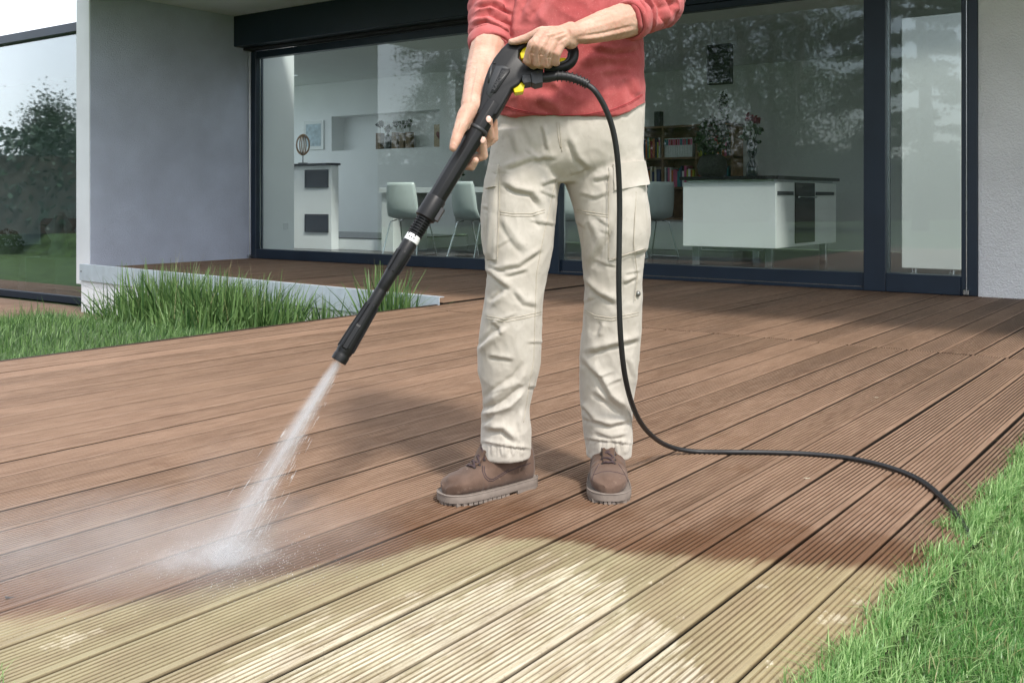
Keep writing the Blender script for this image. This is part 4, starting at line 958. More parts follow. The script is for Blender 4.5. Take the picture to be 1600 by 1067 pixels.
# cut the hem: curved shirt tail, slightly lower at the front
a = getv(shm); px, py, D = cam_xy(a)
hem = 193 - 22*np.clip(np.abs(px-885)/122, 0, 1)**2.2*np.where(px > 885, 1.45, .85)
zlim = EYE+(HOR-hem)/FPX*D; low = (a[:,2] < zlim) & (np.abs(px-888) < 140); a[low,2] = zlim[low]; setv(shm, a)
SS = [([(742,22),(765,14),(800,34)],4,.008), ([(738,36),(760,30),(798,52)],3.5,.008), ([(738,46),(764,40),(796,60)],3,.007), ([(737,56),(762,48),(793,66)],3,.006), ([(744,8),(770,2),(800,18)],4,.007),
      ([(985,0),(996,18),(1000,48)],3,.006), ([(995,-4),(1008,16),(1009,46)],3,.008), ([(1008,-8),(1022,12),(1020,44)],3.5,.009), ([(1024,-6),(1038,10),(1040,34)],4,.009), ([(1040,-10),(1056,4),(1056,22)],4,.008),
      ([(812,-10),(806,30),(804,60)],5,.006), ([(838,-30),(832,5),(820,34)],8,.006), ([(880,-20),(862,10),(840,40)],10,.007), ([(905,95),(950,88),(1000,92)],9,.005), ([(910,140),(870,160),(800,150)],12,.004), ([(985,120),(998,150)],6,.004), ([(940,110),(985,105)],7,.004), ([(925,70),(960,78),(1000,70)],6,.005), ([(840,150),(880,172)],9,.004)]
SS = [(p_, w_*1.2, a_*(1.5 if w_ <= 4 else 1.2)) for p_, w_, a_ in SS]; fold(shm, SS); crinkle(shm, .0040, 7, (1,1,1.2), 9); crinkle(shm, .0012, 22, (1,1,.8), 3)
bvs = BVHTree.FromPolygons([Vector(v) for v in getv(shm)], [tuple(p.vertices) for p in shm.polygons])
shirt = linkw('shirt', shm, M['shirt'], person)
seam(bvs, [(786,164),(805,171),(840,178),(876,180),(915,179),(955,172),(985,160),(1004,147)], .0013, M['shirtseam'], shirt, 'hem_seam', .0006)
seam(bvs, [(786,166.5),(805,173.5),(840,180.5),(876,182.5),(915,181.5),(955,174.5),(985,162.5),(1004,149.5)], .0010, M['shirtseam'], shirt, 'hem_seam', .0004)
# rolled sleeve cuffs
def cuff(c, axis, r, name='sleeve_cuff'):
    axis = axis.normalized(); e1 = axis.orthogonal().normalized(); e2 = axis.cross(e1); rings = []
    for (k, (h, rr)) in enumerate(((-.022,r*.98),(-.020,r+.003),(-.006,r+.0045),(.006,r+.0045),(.012,r+.003),(.013,r-.003),(.004,r-.006),(-.02,r-.006))):
        rings.append([c+axis*h+(e1*math.cos(t)+e2*math.sin(t))*(rr+.0012*math.sin(5*t+k)) for t in np.linspace(0,2*PI,33)[:-1]])
    b = MB(); b.loft(rings, cap=False); b.build(name, M['shirt'], shirt, smooth=True)
cuff(armR[-1][0]+ (armR[-1][0]-armR[-2][0])*.35, armR[-1][0]-armR[-2][0], .0480); cuff(armL[-1][0]+(armL[-1][0]-armL[-2][0])*.5, armL[-1][0]-armL[-2][0], .0435)

# ---- body: arms, hands, neck and head in one continuous mesh
GP0 = at(770, 165, 2.25); GP1 = gnd(335, 885)                       # axis of the lance, on to the spot where the jet strikes
GA = (GP1-GP0).normalized()
def lance(px):                                                      # point of the lance axis under a pixel column
    k = (px-800)/FPX; t = (k*GP0.dot(FWD)-GP0.dot(RGT))/(GA.dot(RGT)-k*GA.dot(FWD)); return GP0+GA*t
bodym = MB()
ld_ = lambda px, py, dd: at(px, py, lance(px).dot(FWD)+dd)
bodym.chain([at(768,40,2.475), at(764,66,2.435), at(757,92,2.40), at(748,122,2.34), at(741,150,2.285), at(737,166,2.25)], [.034,.0415,.0395,.033,.027,.0245])      # right forearm
wr = at(737,166,2.25)
kn = [ld_(727,192,.026), ld_(722,203,.030), ld_(716,214,.032), ld_(711,224,.032)]
for k_, p in enumerate(kn): bodym.chain([wr+UP*(.004*(1.5-k_)), wr.lerp(p,.55), p], [.0195,.0165,.0125])
FR = [[kn[0], ld_(748,222,.034), ld_(765,214,.016), ld_(763,188,-.016)], [kn[1], ld_(750,232,.040), ld_(772,216,.030), ld_(771,186,.006)],
      [kn[2], ld_(735,250,.034), ld_(756,244,.010), ld_(754,219,-.012)], [kn[3], ld_(722,258,.028), ld_(737,261,.012), ld_(743,251,-.002)]]
for k_, f_ in enumerate(FR):
    s_ = (.0112,.0108,.0104,.0094)[k_]; bodym.chain(f_, [s_*1.12, s_, s_*.95, s_*.84])
bodym.chain([wr, at(727,182,2.225), at(717,205,2.20), at(712,220,2.185), at(708,231,2.178)], [.020,.019,.0135,.0115,.0088])      # thumb
bodym.ball(at(727,196,2.235), .020, 14, 10)
# left forearm and fist on the trigger grip
HB = lance(800).dot(FWD)-.006                        # depth of the grip
bodym.chain([at(1010,24,2.38), at(990,30,2.345), at(960,38,2.31), at(930,46,2.275), at(905,52,HB-.022), at(892,54,HB-.026)], [.028,.0405,.037,.030,.0245,.0225])
bodym.chain([at(985,36,2.34), at(950,50,2.30), at(915,60,2.265)], [.03,.022,.014]); bodym.chain([at(975,22,2.335), at(940,32,2.29), at(905,44,2.25)], [.026,.022,.016])
wl = at(892,54,HB-.024)
mc = [at(846,55,HB-.040), at(857,56,HB-.046), at(868,61,HB-.046), at(878,68,HB-.042)]
for k_, p in enumerate(mc): bodym.chain([wl+UP*(.008*(1.2-k_)), wl.lerp(p,.5), p], [.0185,.0165,.0118])
FL = [[mc[0], at(832,70,HB-.052), at(824,95,HB-.034), at(834,103,HB-.010)], [mc[1], at(845,74,HB-.057), at(839,99,HB-.038), at(846,103,HB-.008)],
      [mc[2], at(858,80,HB-.055), at(853,100,HB-.038), at(858,102,HB-.008)], [mc[3], at(870,84,HB-.048), at(867,98,HB-.034), at(870,99,HB-.006)]]
for k_, f_ in enumerate(FL):
    s_ = (.0108,.0106,.0102,.0092)[k_]; bodym.chain(f_, [s_*1.1, s_*1.05, s_*.95, s_*.85])
bodym.chain([at(872,52,HB-.016), at(846,51,HB-.012), at(824,60,HB-.004), at(806,65,HB+.0), at(799,66,HB+.001)], [.016,.0135,.0105,.0086,.0076])
# upper arms, chest, neck, head
bodym.chain([at(806,-112,2.55), at(775,-20,2.525), at(768,30,2.48)], [.045,.026,.026]); bodym.chain([at(970,-112,2.55), at(1024,-30,2.51), at(1032,4,2.46), at(1012,24,2.38)], [.045,.024,.022,.028])
bodym.chain([W(.075,2.55,1.36), W(.19,2.55,1.36)], [.08,.08]); bodym.chain([W(.138,2.55,1.38), W(.138,2.545,1.50), W(.138,2.54,1.56)], [.075,.058,.058])
hc = W(.135, 2.53, 1.655)
bodym.ball(hc+UP*.03, .087, 20, 14, (.92,1.08,1.12)); bodym.ball(hc-UP*.045-FWD*.025, .062, 18, 12, (.95,1,1)); bodym.chain([hc-UP*.085-FWD*.055, hc-UP*.08-FWD*.05+RGT*.02], [.022,.02])
bodym.chain([hc-FWD*.088+UP*.012, hc-FWD*.108-UP*.022], [.009,.014]); bodym.chain([hc-FWD*.078-UP*.052-RGT*.02, hc-FWD*.086-UP*.05, hc-FWD*.078-UP*.052+RGT*.02], [.007,.009,.007])
for s_ in (-1, 1):
    bodym.ball(hc+RGT*(.086*s_)-UP*.004+FWD*.01, .03, 12, 8, (.35,.7,1.0), Matrix.Rotation(YAW,3,'Z')); bodym.chain([hc-FWD*.085+UP*.032+RGT*(.018*s_), hc-FWD*.078+UP*.034+RGT*(.045*s_)], [.009,.008])
bme = voxel(bodym, 'body', .0021, 5, .5)
SK = [([(833,72),(829,86),(831,102)],1.5,-.0030), ([(846.5,74),(843,88),(844,103)],1.5,-.0030), ([(859.5,82),(856,92),(857,103)],1.5,-.0028), ([(836,58),(832,66)],3,.0012), ([(882,49),(852,57)],2.4,.0016), ([(884,54),(862,62)],2.2,.0014), ([(886,60),(872,70)],2.2,.0014),
      ([(990,46),(945,57),(905,63)],4,.0028), ([(960,22),(925,30),(898,42)],3.5,.0018), ([(750,100),(742,135),(738,160)],3.5,.0020), ([(722,190),(716,208)],3,.0015), ([(710,222),(714,226)],1.5,-.0012), ([(828,84),(836,85)],1.3,-.0010), ([(841,86),(849,87)],1.3,-.0010), ([(853,90),(861,91)],1.3,-.0010)]
fold(bme, SK); crinkle(bme, .0006, 60, (1,1,1), 2)
bvb = BVHTree.FromPolygons([Vector(v) for v in getv(bme)], [tuple(p.vertices) for p in bme.polygons])
body = linkw('body', bme, M['skin'], person)
for (px_, py_, w_, h_, tilt) in ((763.5,186.5,.0062,.0078,0), (770.5,184,.0055,.007,.1), (754,219,.0058,.0075,-.1)):
    a, n = hit(bvb, px_, py_)
    if a is not None:
        n = n if n.dot(eye-a) > 0 else -n; z_ = (UP - n*UP.dot(n)).normalized(); x_ = z_.cross(n)
        Mx = Matrix((x_, n, z_)).transposed(); b = MB(); b.ball((0,0,0), 1, 12, 8, (w_,.0012,h_)); b.v = [tuple(Mx @ Vector(v)+a+n*.0002) for v in b.v]; b.build('fingernail', M['nail'], body, smooth=True)
for s_ in (-1, 1):
    b = MB(); b.ball(hc-FWD*.080+UP*.016+RGT*(.031*s_), .0115, 12, 8); b.build('eye', mat('eyeball', (.7,.7,.68), .2), body, smooth=True)
hm = MB(); hm.ball(hc+UP*.045+FWD*.012, .094, 24, 16, (.95,1.05,1.08)); hv = [Vector(v) for v in hm.v]
hm.v = [tuple(v if (v-hc).dot(FWD) > -.055 or v.z > hc.z+.085 else v.lerp(hc, .3)) for v in hv]
hm.v = [tuple(Vector(v) if v[2] > hc.z-.02 or (Vector(v)-hc).dot(FWD) > .03 else Vector(v).lerp(hc, .35)) for v in hm.v]; hm.build('hair', M['hair'], person, smooth=True)

# ---- boots
def boot(heel, toe, label, seams, L=.285):
    hv_ = Vector((heel.x, heel.y, 0)); ax = Vector((toe.x-heel.x, toe.y-heel.y, 0)).normalized(); sd = ax.cross(UP)
    def Q(s, x, z): return hv_+ax*(s*L)+sd*x+UP*z
    wid = lambda s: (.0340+.0135*math.sin(min(1, max(0, (s-.15)/.75))*PI*.62))*(math.sqrt(max(.0, 1-((s-.80)/.203)**2.2)) if s > .80 else 1)*(math.sqrt(max(.0, 1-((.13-s)/.134)**2)) if s < .13 else 1)
    um = MB(); prof = [(.01,.105,.0),(.06,.12,.0),(.16,.13,0),(.26,.138,0),(.36,.136,0),(.44,.126,0),(.52,.110,0),(.60,.094,0),(.68,.080,0),(.76,.072,0),(.84,.067,0),(.91,.060,0),(.965,.049,0),(.998,.036,0)]
    rings = []
    for (s, h, _) in prof:
        w = wid(s)*1.02*(.9 if s > .98 else 1); ring = []
        for k in range(28):
            a = 2*PI*k/28; ca, sa = math.cos(a), math.sin(a); ex = 2.6
            x = math.copysign(abs(ca)**(2/ex), ca)*w; zz = math.copysign(abs(sa)**(2/ex), sa)
            top = h if sa > 0 else .022
            z = .046 + (top-.046)*abs(zz) if sa > 0 else .046-(.046-.016)*abs(zz)
            if sa > 0: x *= (1-.30*abs(zz)**2*min(1, h/.09))
            ring.append(Q(s, x, z))
        rings.append(ring)
    um.loft(rings)
    um.chain([Q(.24,0,.07), Q(.25,0,.115), Q(.255,0,.165)], [.042,.043,.045], 22)
    um.chain([Q(.38,0,.100), Q(.345,0,.145), Q(.33,0,.17)], [.034,.034,.036], 18); um.chain([Q(.53,0,.074), Q(.42,0,.112)], [.032,.032], 16)
    um.ball(Q(.84,0,.047), .033, 18, 12, (1.05,1.05,.62), None)
    me = voxel(um, 'boot_upper', .0026, 7)
    a_ = getv(me); nn = getn(me)
    loc = (a_-np.array(hv_)); ls = (loc@np.array(ax))/L; lx = loc@np.array(sd); lz = a_[:,2]
    # quarter panel lies over the vamp: step along a curved edge; toe creases
    edge = .58 - .9*np.clip(np.abs(lx)-.02,0,1)*0 - np.clip((.09-lz)/.05,-.5,1)*.10
    dsp = -.0016/(1+np.exp(-(ls-edge)*160)); dsp += .0010*np.sin(ls*95+lx*60)*np.exp(-((ls-.66)/.06)**2)
    a_ += nn*dsp[:,None]; setv(me, a_)
    bt = empty('boot', hv_+ax*(L*.4), None); bt.parent = person; bt.location = hv_+ax*(L*.4)-person.location
    bt['label'] = label
    up_ = linkw('upper', me, M['nubuck'], bt); bv = BVHTree.FromPolygons([Vector(v) for v in a_], [tuple(p.vertices) for p in me.polygons])
    # sole
    n = 60; out = []
    for k in range(n):
        s = .5-.5*math.cos(PI*k/(n-1)); out.append((s*1.035-.0175, wid(s)*1.03+.0048))
    tip = []
    poly = [(s, w) for s, w in out] + [(s, -w) for s, w in out[::-1]]
    sb_ = MB(); sb_.loft([[Q(s, x*kx, z) for s, x in poly] for z, kx in ((.008,.985),(.0105,1.0),(.0215,1.0),(.0245,.97))])
    heelp = [(s, x) for s, x in poly if s < .30]; sb_.prism([Q(s, x*.985, .0) for s, x in heelp], UP*.0085)
    sole = sb_.build('sole', M['solemat'], bt, smooth=True, sharp=35)
    for k in range(3, 14):
        s = .42+.52*(k-3)/10
        for sg in (-1, 1):
            w = wid(min(1,s)*.985)+.0035; lb = MB(); lb.prism([Q(s-.0205, sg*w, 0), Q(s+.0205, sg*w, 0), Q(s+.0205, sg*(w*.45), 0), Q(s-.0205, sg*(w*.45), 0)], UP*.0085); lb.build('sole_lug', M['solemat'], bt)
    for k in range(-3, 4):
        lb = MB(); x = k*.0095; s = 1.012-.0062*k*k; lb.prism([Q(s-.06, x-.0038, 0), Q(s, x-.0038, 0), Q(s, x+.0038, 0), Q(s-.06, x+.0038, 0)], UP*.0085); lb.build('sole_lug', M['solemat'], bt)
    wl_ = []                                        # welt stitching ridge
    wb = MB(); wb.tube([Q(s, x*.975, .0248) for s, x in poly], .0015, 6, cap=False); wb.build('welt', M['solemat'], bt, smooth=True)
    # laces through eyelets
    def top(s, x):
        o_ = Q(s, x, .4); h = bv.ray_cast(o_, -UP); return h[0] if h[0] is not None else Q(s, x, .1)
    rows = [(.70,.015),(.65,.0165),(.60,.0175),(.555,.018)]
    for i, (s, x) in enumerate(rows):
        pl = top(s, -x); pr_ = top(s, x)
        for p in (pl, pr_):
            e = MB(); e.ball(p+UP*.0005, .0034, 10, 6, (1,1,.5)); e.build('eyelet', M['gasket'], bt, smooth=True)
        mid = top(s+.012, 0)
        l_ = MB(); l_.tube([pl, (pl.lerp(mid,.5))+UP*.005, mid+UP*.004, (pr_.lerp(mid,.5))+UP*.005, pr_], .0026, 7); l_.build('lace', M['lace'], bt, smooth=True)
        if i+1 < len(rows):
            s2, x2 = rows[i+1]; a2 = top(s2, x2); mid2 = top((s+s2)/2, 0)
            l_ = MB(); l_.tube([pl, pl.lerp(mid2,.5)+UP*.006, mid2+UP*.007, mid2.lerp(a2,.5)+UP*.006, a2], .0026, 7); l_.build('lace', M['lace'], bt, smooth=True)
    tg = MB(); tp = [top(.70-.035*k, 0)+UP*.0015 for k in range(6)]; tg.tube(tp, [.014,.015,.016,.017,.017,.017], 8, flat=.16, upv=UP); tg.build('tongue', M['nubuck'], bt, smooth=True)
    for pts in seams: seam(bv, pts, .0011, M['lace'], bt, 'stitch_line', .0004, 2.0)
    return bt
SB1 = [[(754,727),(754,736),(757,745),(763,751),(770,751),(782,744),(795,736),(812,729),(829,723)], [(757,728),(757,737),(760,744),(765,748),(771,748),(782,741),(795,733)]]
SB2 = [[(936,724),(931,733),(927,742),(925,752)], [(966,724),(972,733),(977,742),(981,752)], [(927,742),(940,737),(952,736),(965,738),(977,742)]]
boot(W(.050, 2.572, 0), W(-.158, 2.405, 0), 'brown nubuck lace up boot turned to the side', SB1, .272)
boot(W(.247, 2.672, 0), W(.231, 2.405, 0), 'brown nubuck lace up boot pointing at the camera', SB2, .270)
# ================================================================== spray gun with lance
M['plastic'] = mat('black_plastic', (.0075,.0075,.0082), .40, .12, 40, .10, 900, spec=.32)
M['plastic2'] = mat('charcoal_plastic', (.024,.025,.027), .45, .1, 40, .08, 900)
M['rubber'] = mat('black_hose_rubber', (.014,.0145,.016), .48, .12, 30, .08, 400)
M['yellow'] = mat('yellow_plastic', (.80,.63,.0), .35, .03, 20)
M['whitering'] = mat('white_band', (.75,.76,.76), .4, .03, 20)
gun = empty('spray_gun', GP0, 'black pressure washer trigger gun with long lance and yellow catches', 'spray gun')
NRM = (RGT - GA*RGT.dot(GA)).normalized(); NOUT = GA.cross(NRM).normalized()
if NOUT.dot(FWD) > 0: NOUT = -NOUT
def gp(px, py, off=0.0):
    """where the sight line of a pixel meets the gun's own middle plane, moved out by off"""
    d = at(px, py, 1.0)-eye; s = (GP0-eye).dot(NOUT)/d.dot(NOUT); return eye+d*s+NOUT*off
def axis_s(px): return (lance(px)-GP0).length*(1 if (lance(px)-GP0).dot(GA) > 0 else -1)
def turned(prof, n=28, ribs=0, amp=0.0):
    """lathe about the lance axis; prof = (axis distance, radius)"""
    b = MB(); rings = []
    for s, r in prof: rings.append([GP0+GA*s+(NRM*math.cos(2*PI*k/n)+NOUT*math.sin(2*PI*k/n))*(r+(amp if ribs and (k*ribs//n) % 2 else 0)) for k in range(n)])
    return b.loft(rings)
S = axis_s
E0, E1 = S(529), S(645)                               # nozzle mouth, white band
# main barrel grip (slightly faceted)
def faceted(prof, name, m, parent, n=10, rot=.25):
    b = MB(); rings = [[GP0+GA*s+(NRM*math.cos(2*PI*k/n+rot)+NOUT*math.sin(2*PI*k/n+rot))*r for k in range(n)] for s, r in prof]
    b.loft(rings); me = b.mesh(name, wloc(parent), fixn=True); me.materials.append(m)
    me2 = modmesh(me, [('BEVEL', dict(width=.004, segments=3, limit_method='ANGLE', angle_limit=math.radians(18)))]); me2.polygons.foreach_set('use_smooth', [True]*len(me2.polygons)); return link(name, me2, parent)
barrel = faceted([(-.004,.0225),(S(748),.0225),(S(735),.0215),(S(700),.0208),(S(682),.0205),(S(681),.0185)], 'barrel', M['plastic'], gun)
b = turned([(S(748),.0232),(S(746.5),.0236),(S(745),.0232)], 28); b.build('grip_ring', M['plastic2'], barrel, smooth=True)
collar = turned([(S(682.5),.021),(S(681),.0226),(S(664),.0226),(S(663),.019)], 30).build('collar', M['plastic'], gun, smooth=True, sharp=30)
cb = MB(); c0 = GP0+GA*S(672)+NRM*.019
cb.add([c0+GA*x+NRM*y+NOUT*z for x in (-.014,.016) for y in (-.004,.009) for z in (-.009,.009)], [(0,1,3,2),(4,6,7,5),(0,4,5,1),(2,3,7,6),(0,2,6,4),(1,5,7,3)]); cb.build('latch', M['plastic2'], collar)
turned([(S(664),.0135),(S(645),.0135)], 24).build('bayonet', M['gasket'], gun, smooth=True)
for k in range(7):
    s0 = S(663)+(S(648)-S(663))*k/6.5; turned([(s0,.0138),(s0+.0008,.0172),(s0+.003,.0172),(s0+.0038,.0138)], 26).build('cage_ring', M['plastic'], gun, smooth=True, sharp=30)
for k in range(6):
    a = k*PI/3+.2; e = NRM*math.cos(a)+NOUT*math.sin(a); b = MB(); b.tube([GP0+GA*S(664)+e*.0158, GP0+GA*S(646)+e*.0158], .0016, 6); b.build('cage_bar', M['plastic'], gun)
turned([(S(647.5),.0150),(S(647),.0163),(S(641.5),.0163),(S(641),.015)], 30).build('white_band', M['whitering'], gun, smooth=True, sharp=30)
for k in range(3):                                     # small printed marks on the band
    e = NRM*math.cos(PI/2-.35+.35*k)+NOUT*math.sin(PI/2-.35+.35*k); c0 = GP0+GA*((S(647)+S(641.5))/2)+e*.0162; b = MB(); b.ball(c0, .0016, 8, 6); b.build('band_mark', M['gasket'], gun)
lancep = turned([(S(641.2),.0155),(S(640),.0168),(S(622),.0150),(S(608),.0138),(S(597),.0128),(S(596.5),.0122),(S(595.5),.0128),(S(583),.0135),(S(570),.0148),(S(556),.0163),(S(545),.0170),(S(538),.0172),(S(536.8),.0162),(S(535),.0162),(S(534),.0172),(S(529),.0168),(S(528.6),.0150),(S(530.5),.0110),(S(532),.006)], 40).build('lance', M['plastic'], gun, smooth=True, sharp=38)
def rib(sa, sb, ra, rb, ang, w=.0032, h=.0024, m='plastic2'):
    e = NRM*math.cos(ang)+NOUT*math.sin(ang); f_ = GA.cross(e); b = MB(); P = []
    for s, r, hh in ((sa,ra,-.001),(sa+.006*(1 if sb > sa else -1),ra,h),(sb-.004*(1 if sb > sa else -1),rb,h),(sb,rb,-.001)):
        for y in (-w/2, w/2): P.append(GP0+GA*s+e*(r+hh)+f_*y)
        for y in (w/2, -w/2): P.append(GP0+GA*s+e*(r-.004)+f_*y)
    fs = [(i*4+k, i*4+(k+1) % 4, (i+1)*4+(k+1) % 4, (i+1)*4+k) for i in range(3) for k in range(4)]+[(3,2,1,0),(12,13,14,15)]
    b.add(P, fs); b.build('rib', M[m], lancep)
for ang in (.35, 1.15, 1.95, 2.75, 3.55, 4.4, 5.2, 6.0):
    rib(S(583), S(540), .0138, .0172, ang, .0030, .0022, 'plastic'); rib(S(633), S(612), .0160, .0142, ang+.2, .0034, .0018, 'plastic')
for ang in (1.55, 3.15, 4.7, 6.2):
    rib(S(563), S(539), .0156, .0172, ang, .0095, .0020, 'plastic')
# gun body: profile in its own plane, rounded over
def plate(poly, t0, t1, name, m, parent, bev=.004, seg=3):
    P = [gp(x, y, t0) for x, y in poly]; b = MB(); b.prism(P, NOUT*(t1-t0)); me = b.mesh(name, wloc(parent), fixn=True); me.materials.append(m)
    me2 = modmesh(me, [('BEVEL', dict(width=bev, segments=seg, limit_method='ANGLE', angle_limit=math.radians(35)))]); me2.polygons.foreach_set('use_smooth', [True]*len(me2.polygons)); me2.set_sharp_from_angle(angle=math.radians(50)); return link(name, me2, parent)
bodyp = [(744,183),(748,172),(751,160),(754,142),(758,126),(764,110),(772,95),(783,81),(792,72),(799,67.5),(806,70),(813,69),(822,65),(831,63),(838,66),(836,73),(823,76),(812,84),(811,95),(818,103),(845,106),(849,113),(848,123),(818,124),(814,131),(812,136),(800,143),(795,153),(788,165),(776,185)]
gbody = plate(bodyp, -.017, .017, 'gun_body', M['plastic'], gun, .0055)
plate([(775,108),(788,108),(798,112),(780,140),(766,158),(760,150),(766,128)], .0168, .0185, 'side_panel', M['plastic2'], gbody, .001, 1)
plate([(784,112),(797,113.5),(797,117),(775,150),(766,151)], .0184, .0198, 'name_plate', M['plastic'], gbody, .0008, 1)
cu = bpy.data.curves.new('lettering', 'FONT'); cu.body = 'K\u00c4RCHER'; cu.size = .0115; cu.extrude = .0004; cu.align_x = 'CENTER'; cu.align_y = 'CENTER'
lo_ = bpy.data.objects.new('tmp', cu); C.objects.link(lo_); dg_ = bpy.context.evaluated_depsgraph_get(); dg_.update(); lme = bpy.data.meshes.new_from_object(lo_.evaluated_get(dg_)); bpy.data.objects.remove(lo_); lme.materials.clear(); lme.materials.append(M['plastic2']); lt = link('lettering', lme, gbody); 
xa = (gp(787,117)-gp(770,147)).normalized(); za = NOUT; ya = za.cross(xa)
Mx = Matrix((xa, ya, za)).transposed().to_4x4(); Mx.translation = gp(780,131,.0200)-wloc(gun); lt.matrix_local = Mx
gh = MB(); gh.ball(gp(773,104,.0170), .0028, 10, 6); gh.build('screw_hole', M['gasket'], gbody)
ridge = MB(); ridge.tube([gp(x,y,.0165) for x, y in ((769,106),(766,122),(764,134))], .003, 6); ridge.build('ridge', M['plastic2'], gbody, smooth=True)
# trigger loop
lp = MB(); path = [(833,67.5),(846,67),(862,67),(878,67.5),(888,70),(894,76),(896,84),(894,93),(889,100),(880,105),(866,107),(850,107.5)]
def smoothp(p, k=5):
    out = []; n = len(p)
    for i in range(n-1):
        p0 = p[max(0,i-1)]; p1 = p[i]; p2 = p[i+1]; p3 = p[min(n-1,i+2)]
        for j in range(k):
            t = j/k; out.append(tuple(.5*((2*p1[c])+(-p0[c]+p2[c])*t+(2*p0[c]-5*p1[c]+4*p2[c]-p3[c])*t*t+(-p0[c]+3*p1[c]-3*p2[c]+p3[c])*t**3) for c in range(len(p1))))
    out.append(p[-1]); return out
pp = smoothp(path); lp.tube([gp(x,y) for x, y in pp], [.0125 for x, y in pp], 14, flat=1.0); lp.build('handle_loop', M['plastic'], gun, smooth=True)
lp = MB(); lp.tube([gp(x,y,.0085) for x, y in smoothp([(866,103),(880,100.5),(887,95),(889,86)])], .0035, 8); lp.build('grip_inlay', M['plastic2'], gun, smooth=True)
plate([(817,79),(829,74),(838,78),(830,84),(824,94),(814,96),(812,87)], -.011, .012, 'trigger', M['yellow'], gun, .003)
plate([(862,93),(880,92),(889,93),(884,99),(870,103),(860,101)], -.007, .007, 'trigger_tail', M['yellow'], gun, .003)
plate([(801,139),(815,131),(820,135),(817,146),(804,148)], -.010, .010, 'lock_catch', M['yellow'], gun, .002)
plate([(816,122),(829,121),(830,134),(818,136),(815,130)], -.013, .0185, 'hose_inlet', M['plastic2'], gun, .002); plate([(829,118),(847,112),(848,134),(836,137),(830,134)], -.013, .0175, 'hose_clip', M['plastic2'], gun, .002)
sl_ = MB(); hp0 = smoothp([(846,122),(858,121),(872,119),(890,121),(908,127),(919,133)])
sl_.tube([gp(x,y) for x, y in hp0], [.0118 if x < 860 else .0112 if x < 868 else .0105-.0018*(x-868)/51 for x, y in hp0], 16); sl_.build('strain_relief', M['rubber'], gun, smooth=True)
for k in range(9):
    t0 = smoothp([(870,119),(890,121),(908,127),(919,133)], 30); i = int((len(t0)-2)*(k+.5)/9); c0 = gp(*t0[i]); c1 = gp(*t0[i+1]); dd = (c1-c0).normalized()
    b = MB(); b.tube([c0-dd*.0012, c0+dd*.0012], .0131-.0018*k/9, 16); b.build('relief_ring', M['rubber'], gun, smooth=True, sharp=30)

# ================================================================== hose
gpd = lambda px, py: gp(px, py).dot(FWD)
def hz(px, py): return gnd(px, py, .0075)
hp_ = [gp(915,131), gp(930,143), at(946,170,2.27), at(958,205,2.285), at(965,250,2.30), at(968,310,2.33), at(967.5,380,2.345), at(967,450,2.36), at(970,530,2.385), at(978,595,2.43), at(993,645,2.52), at(1015,677,2.66), at(1045,697,2.83), hz(1085,705), hz(1140,706), hz(1200,706.5), hz(1265,709), hz(1330,716), hz(1390,730), hz(1440,751), hz(1480,785), hz(1504,817), hz(1513,829)-UP*.003, hz(1521,838)-UP*.022]
hsm = smoothp([tuple(p) for p in hp_], 8)
b = MB(); b.tube(hsm, .0065, 14); o = b.build('pressure_hose', M['rubber'], smooth=True); tag(o, 'black rubber hose curving from the gun across the deck into the lawn', 'hose')
# ================================================================== water jet
mouth = GP0+GA*S(529.5); LJ = (GP1-mouth).length
def volmat(name, build):
    m = bpy.data.materials.new(name); m.use_nodes = True; t = m.node_tree; t.nodes.clear(); o = t.nodes.new('ShaderNodeOutputMaterial')
    pv = t.nodes.new('ShaderNodeVolumePrincipled'); pv.inputs['Color'].default_value = (.97,.98,1,1); pv.inputs['Anisotropy'].default_value = .2
    g = G(t); tc = N(t, 'ShaderNodeTexCoord').outputs['Object']; t.links.new(build(g, t, tc), pv.inputs['Density']); t.links.new(pv.outputs[0], o.inputs['Volume']); return m
def sep(t, v):
    n = t.nodes.new('ShaderNodeSeparateXYZ'); t.links.new(v, n.inputs[0]); return n.outputs
def jet(g, t, v):
    x, y, z = sep(t, v); k = g.m('DIVIDE', z, LJ); R = g.m('MULTIPLY_ADD', k, .040, .010)
    r = g.m('SQRT', g.m('ADD', g.m('MULTIPLY', x, x), g.m('MULTIPLY', y, y))); q_ = g.m('DIVIDE', r, R)
    core = g.m('EXPONENT', g.m('MULTIPLY', g.m('MULTIPLY', q_, q_), -3.2))
    n = g.noise(g.scale(v, (120,120,3.5)), 1.0, 3, .75); n = g.rng(n, .36, .66, .15, 1.9, False)
    amp = g.m('DIVIDE', 1.35, g.m('MULTIPLY', R, g.m('MULTIPLY_ADD', k, 1.5, .62)))
    edge = g.m('MULTIPLY', g.rng(q_, 1.45, 1.0), g.rng(z, -.002, .012))
    return g.m('MULTIPLY', g.m('MULTIPLY', amp, core), g.m('MULTIPLY', n, edge))
b = MB(); rings = []
for k in np.linspace(0, 1, 9): rings.append([Vector(((.010+.040*k)*1.5*math.cos(a), (.010+.040*k)*1.5*math.sin(a), LJ*.985*k)) for a in np.linspace(0, 2*PI, 25)[:-1]])
b.loft(rings); me = b.mesh('water_jet', fixn=True); me.materials.append(volmat('water_spray', jet))
jo = link('water_jet', me); jo.location = mouth; jo.rotation_euler = GA.to_track_quat('Z', 'X').to_euler()
tag(jo, 'white fan of pressurised water spraying from the lance nozzle', 'water jet', kind='stuff')
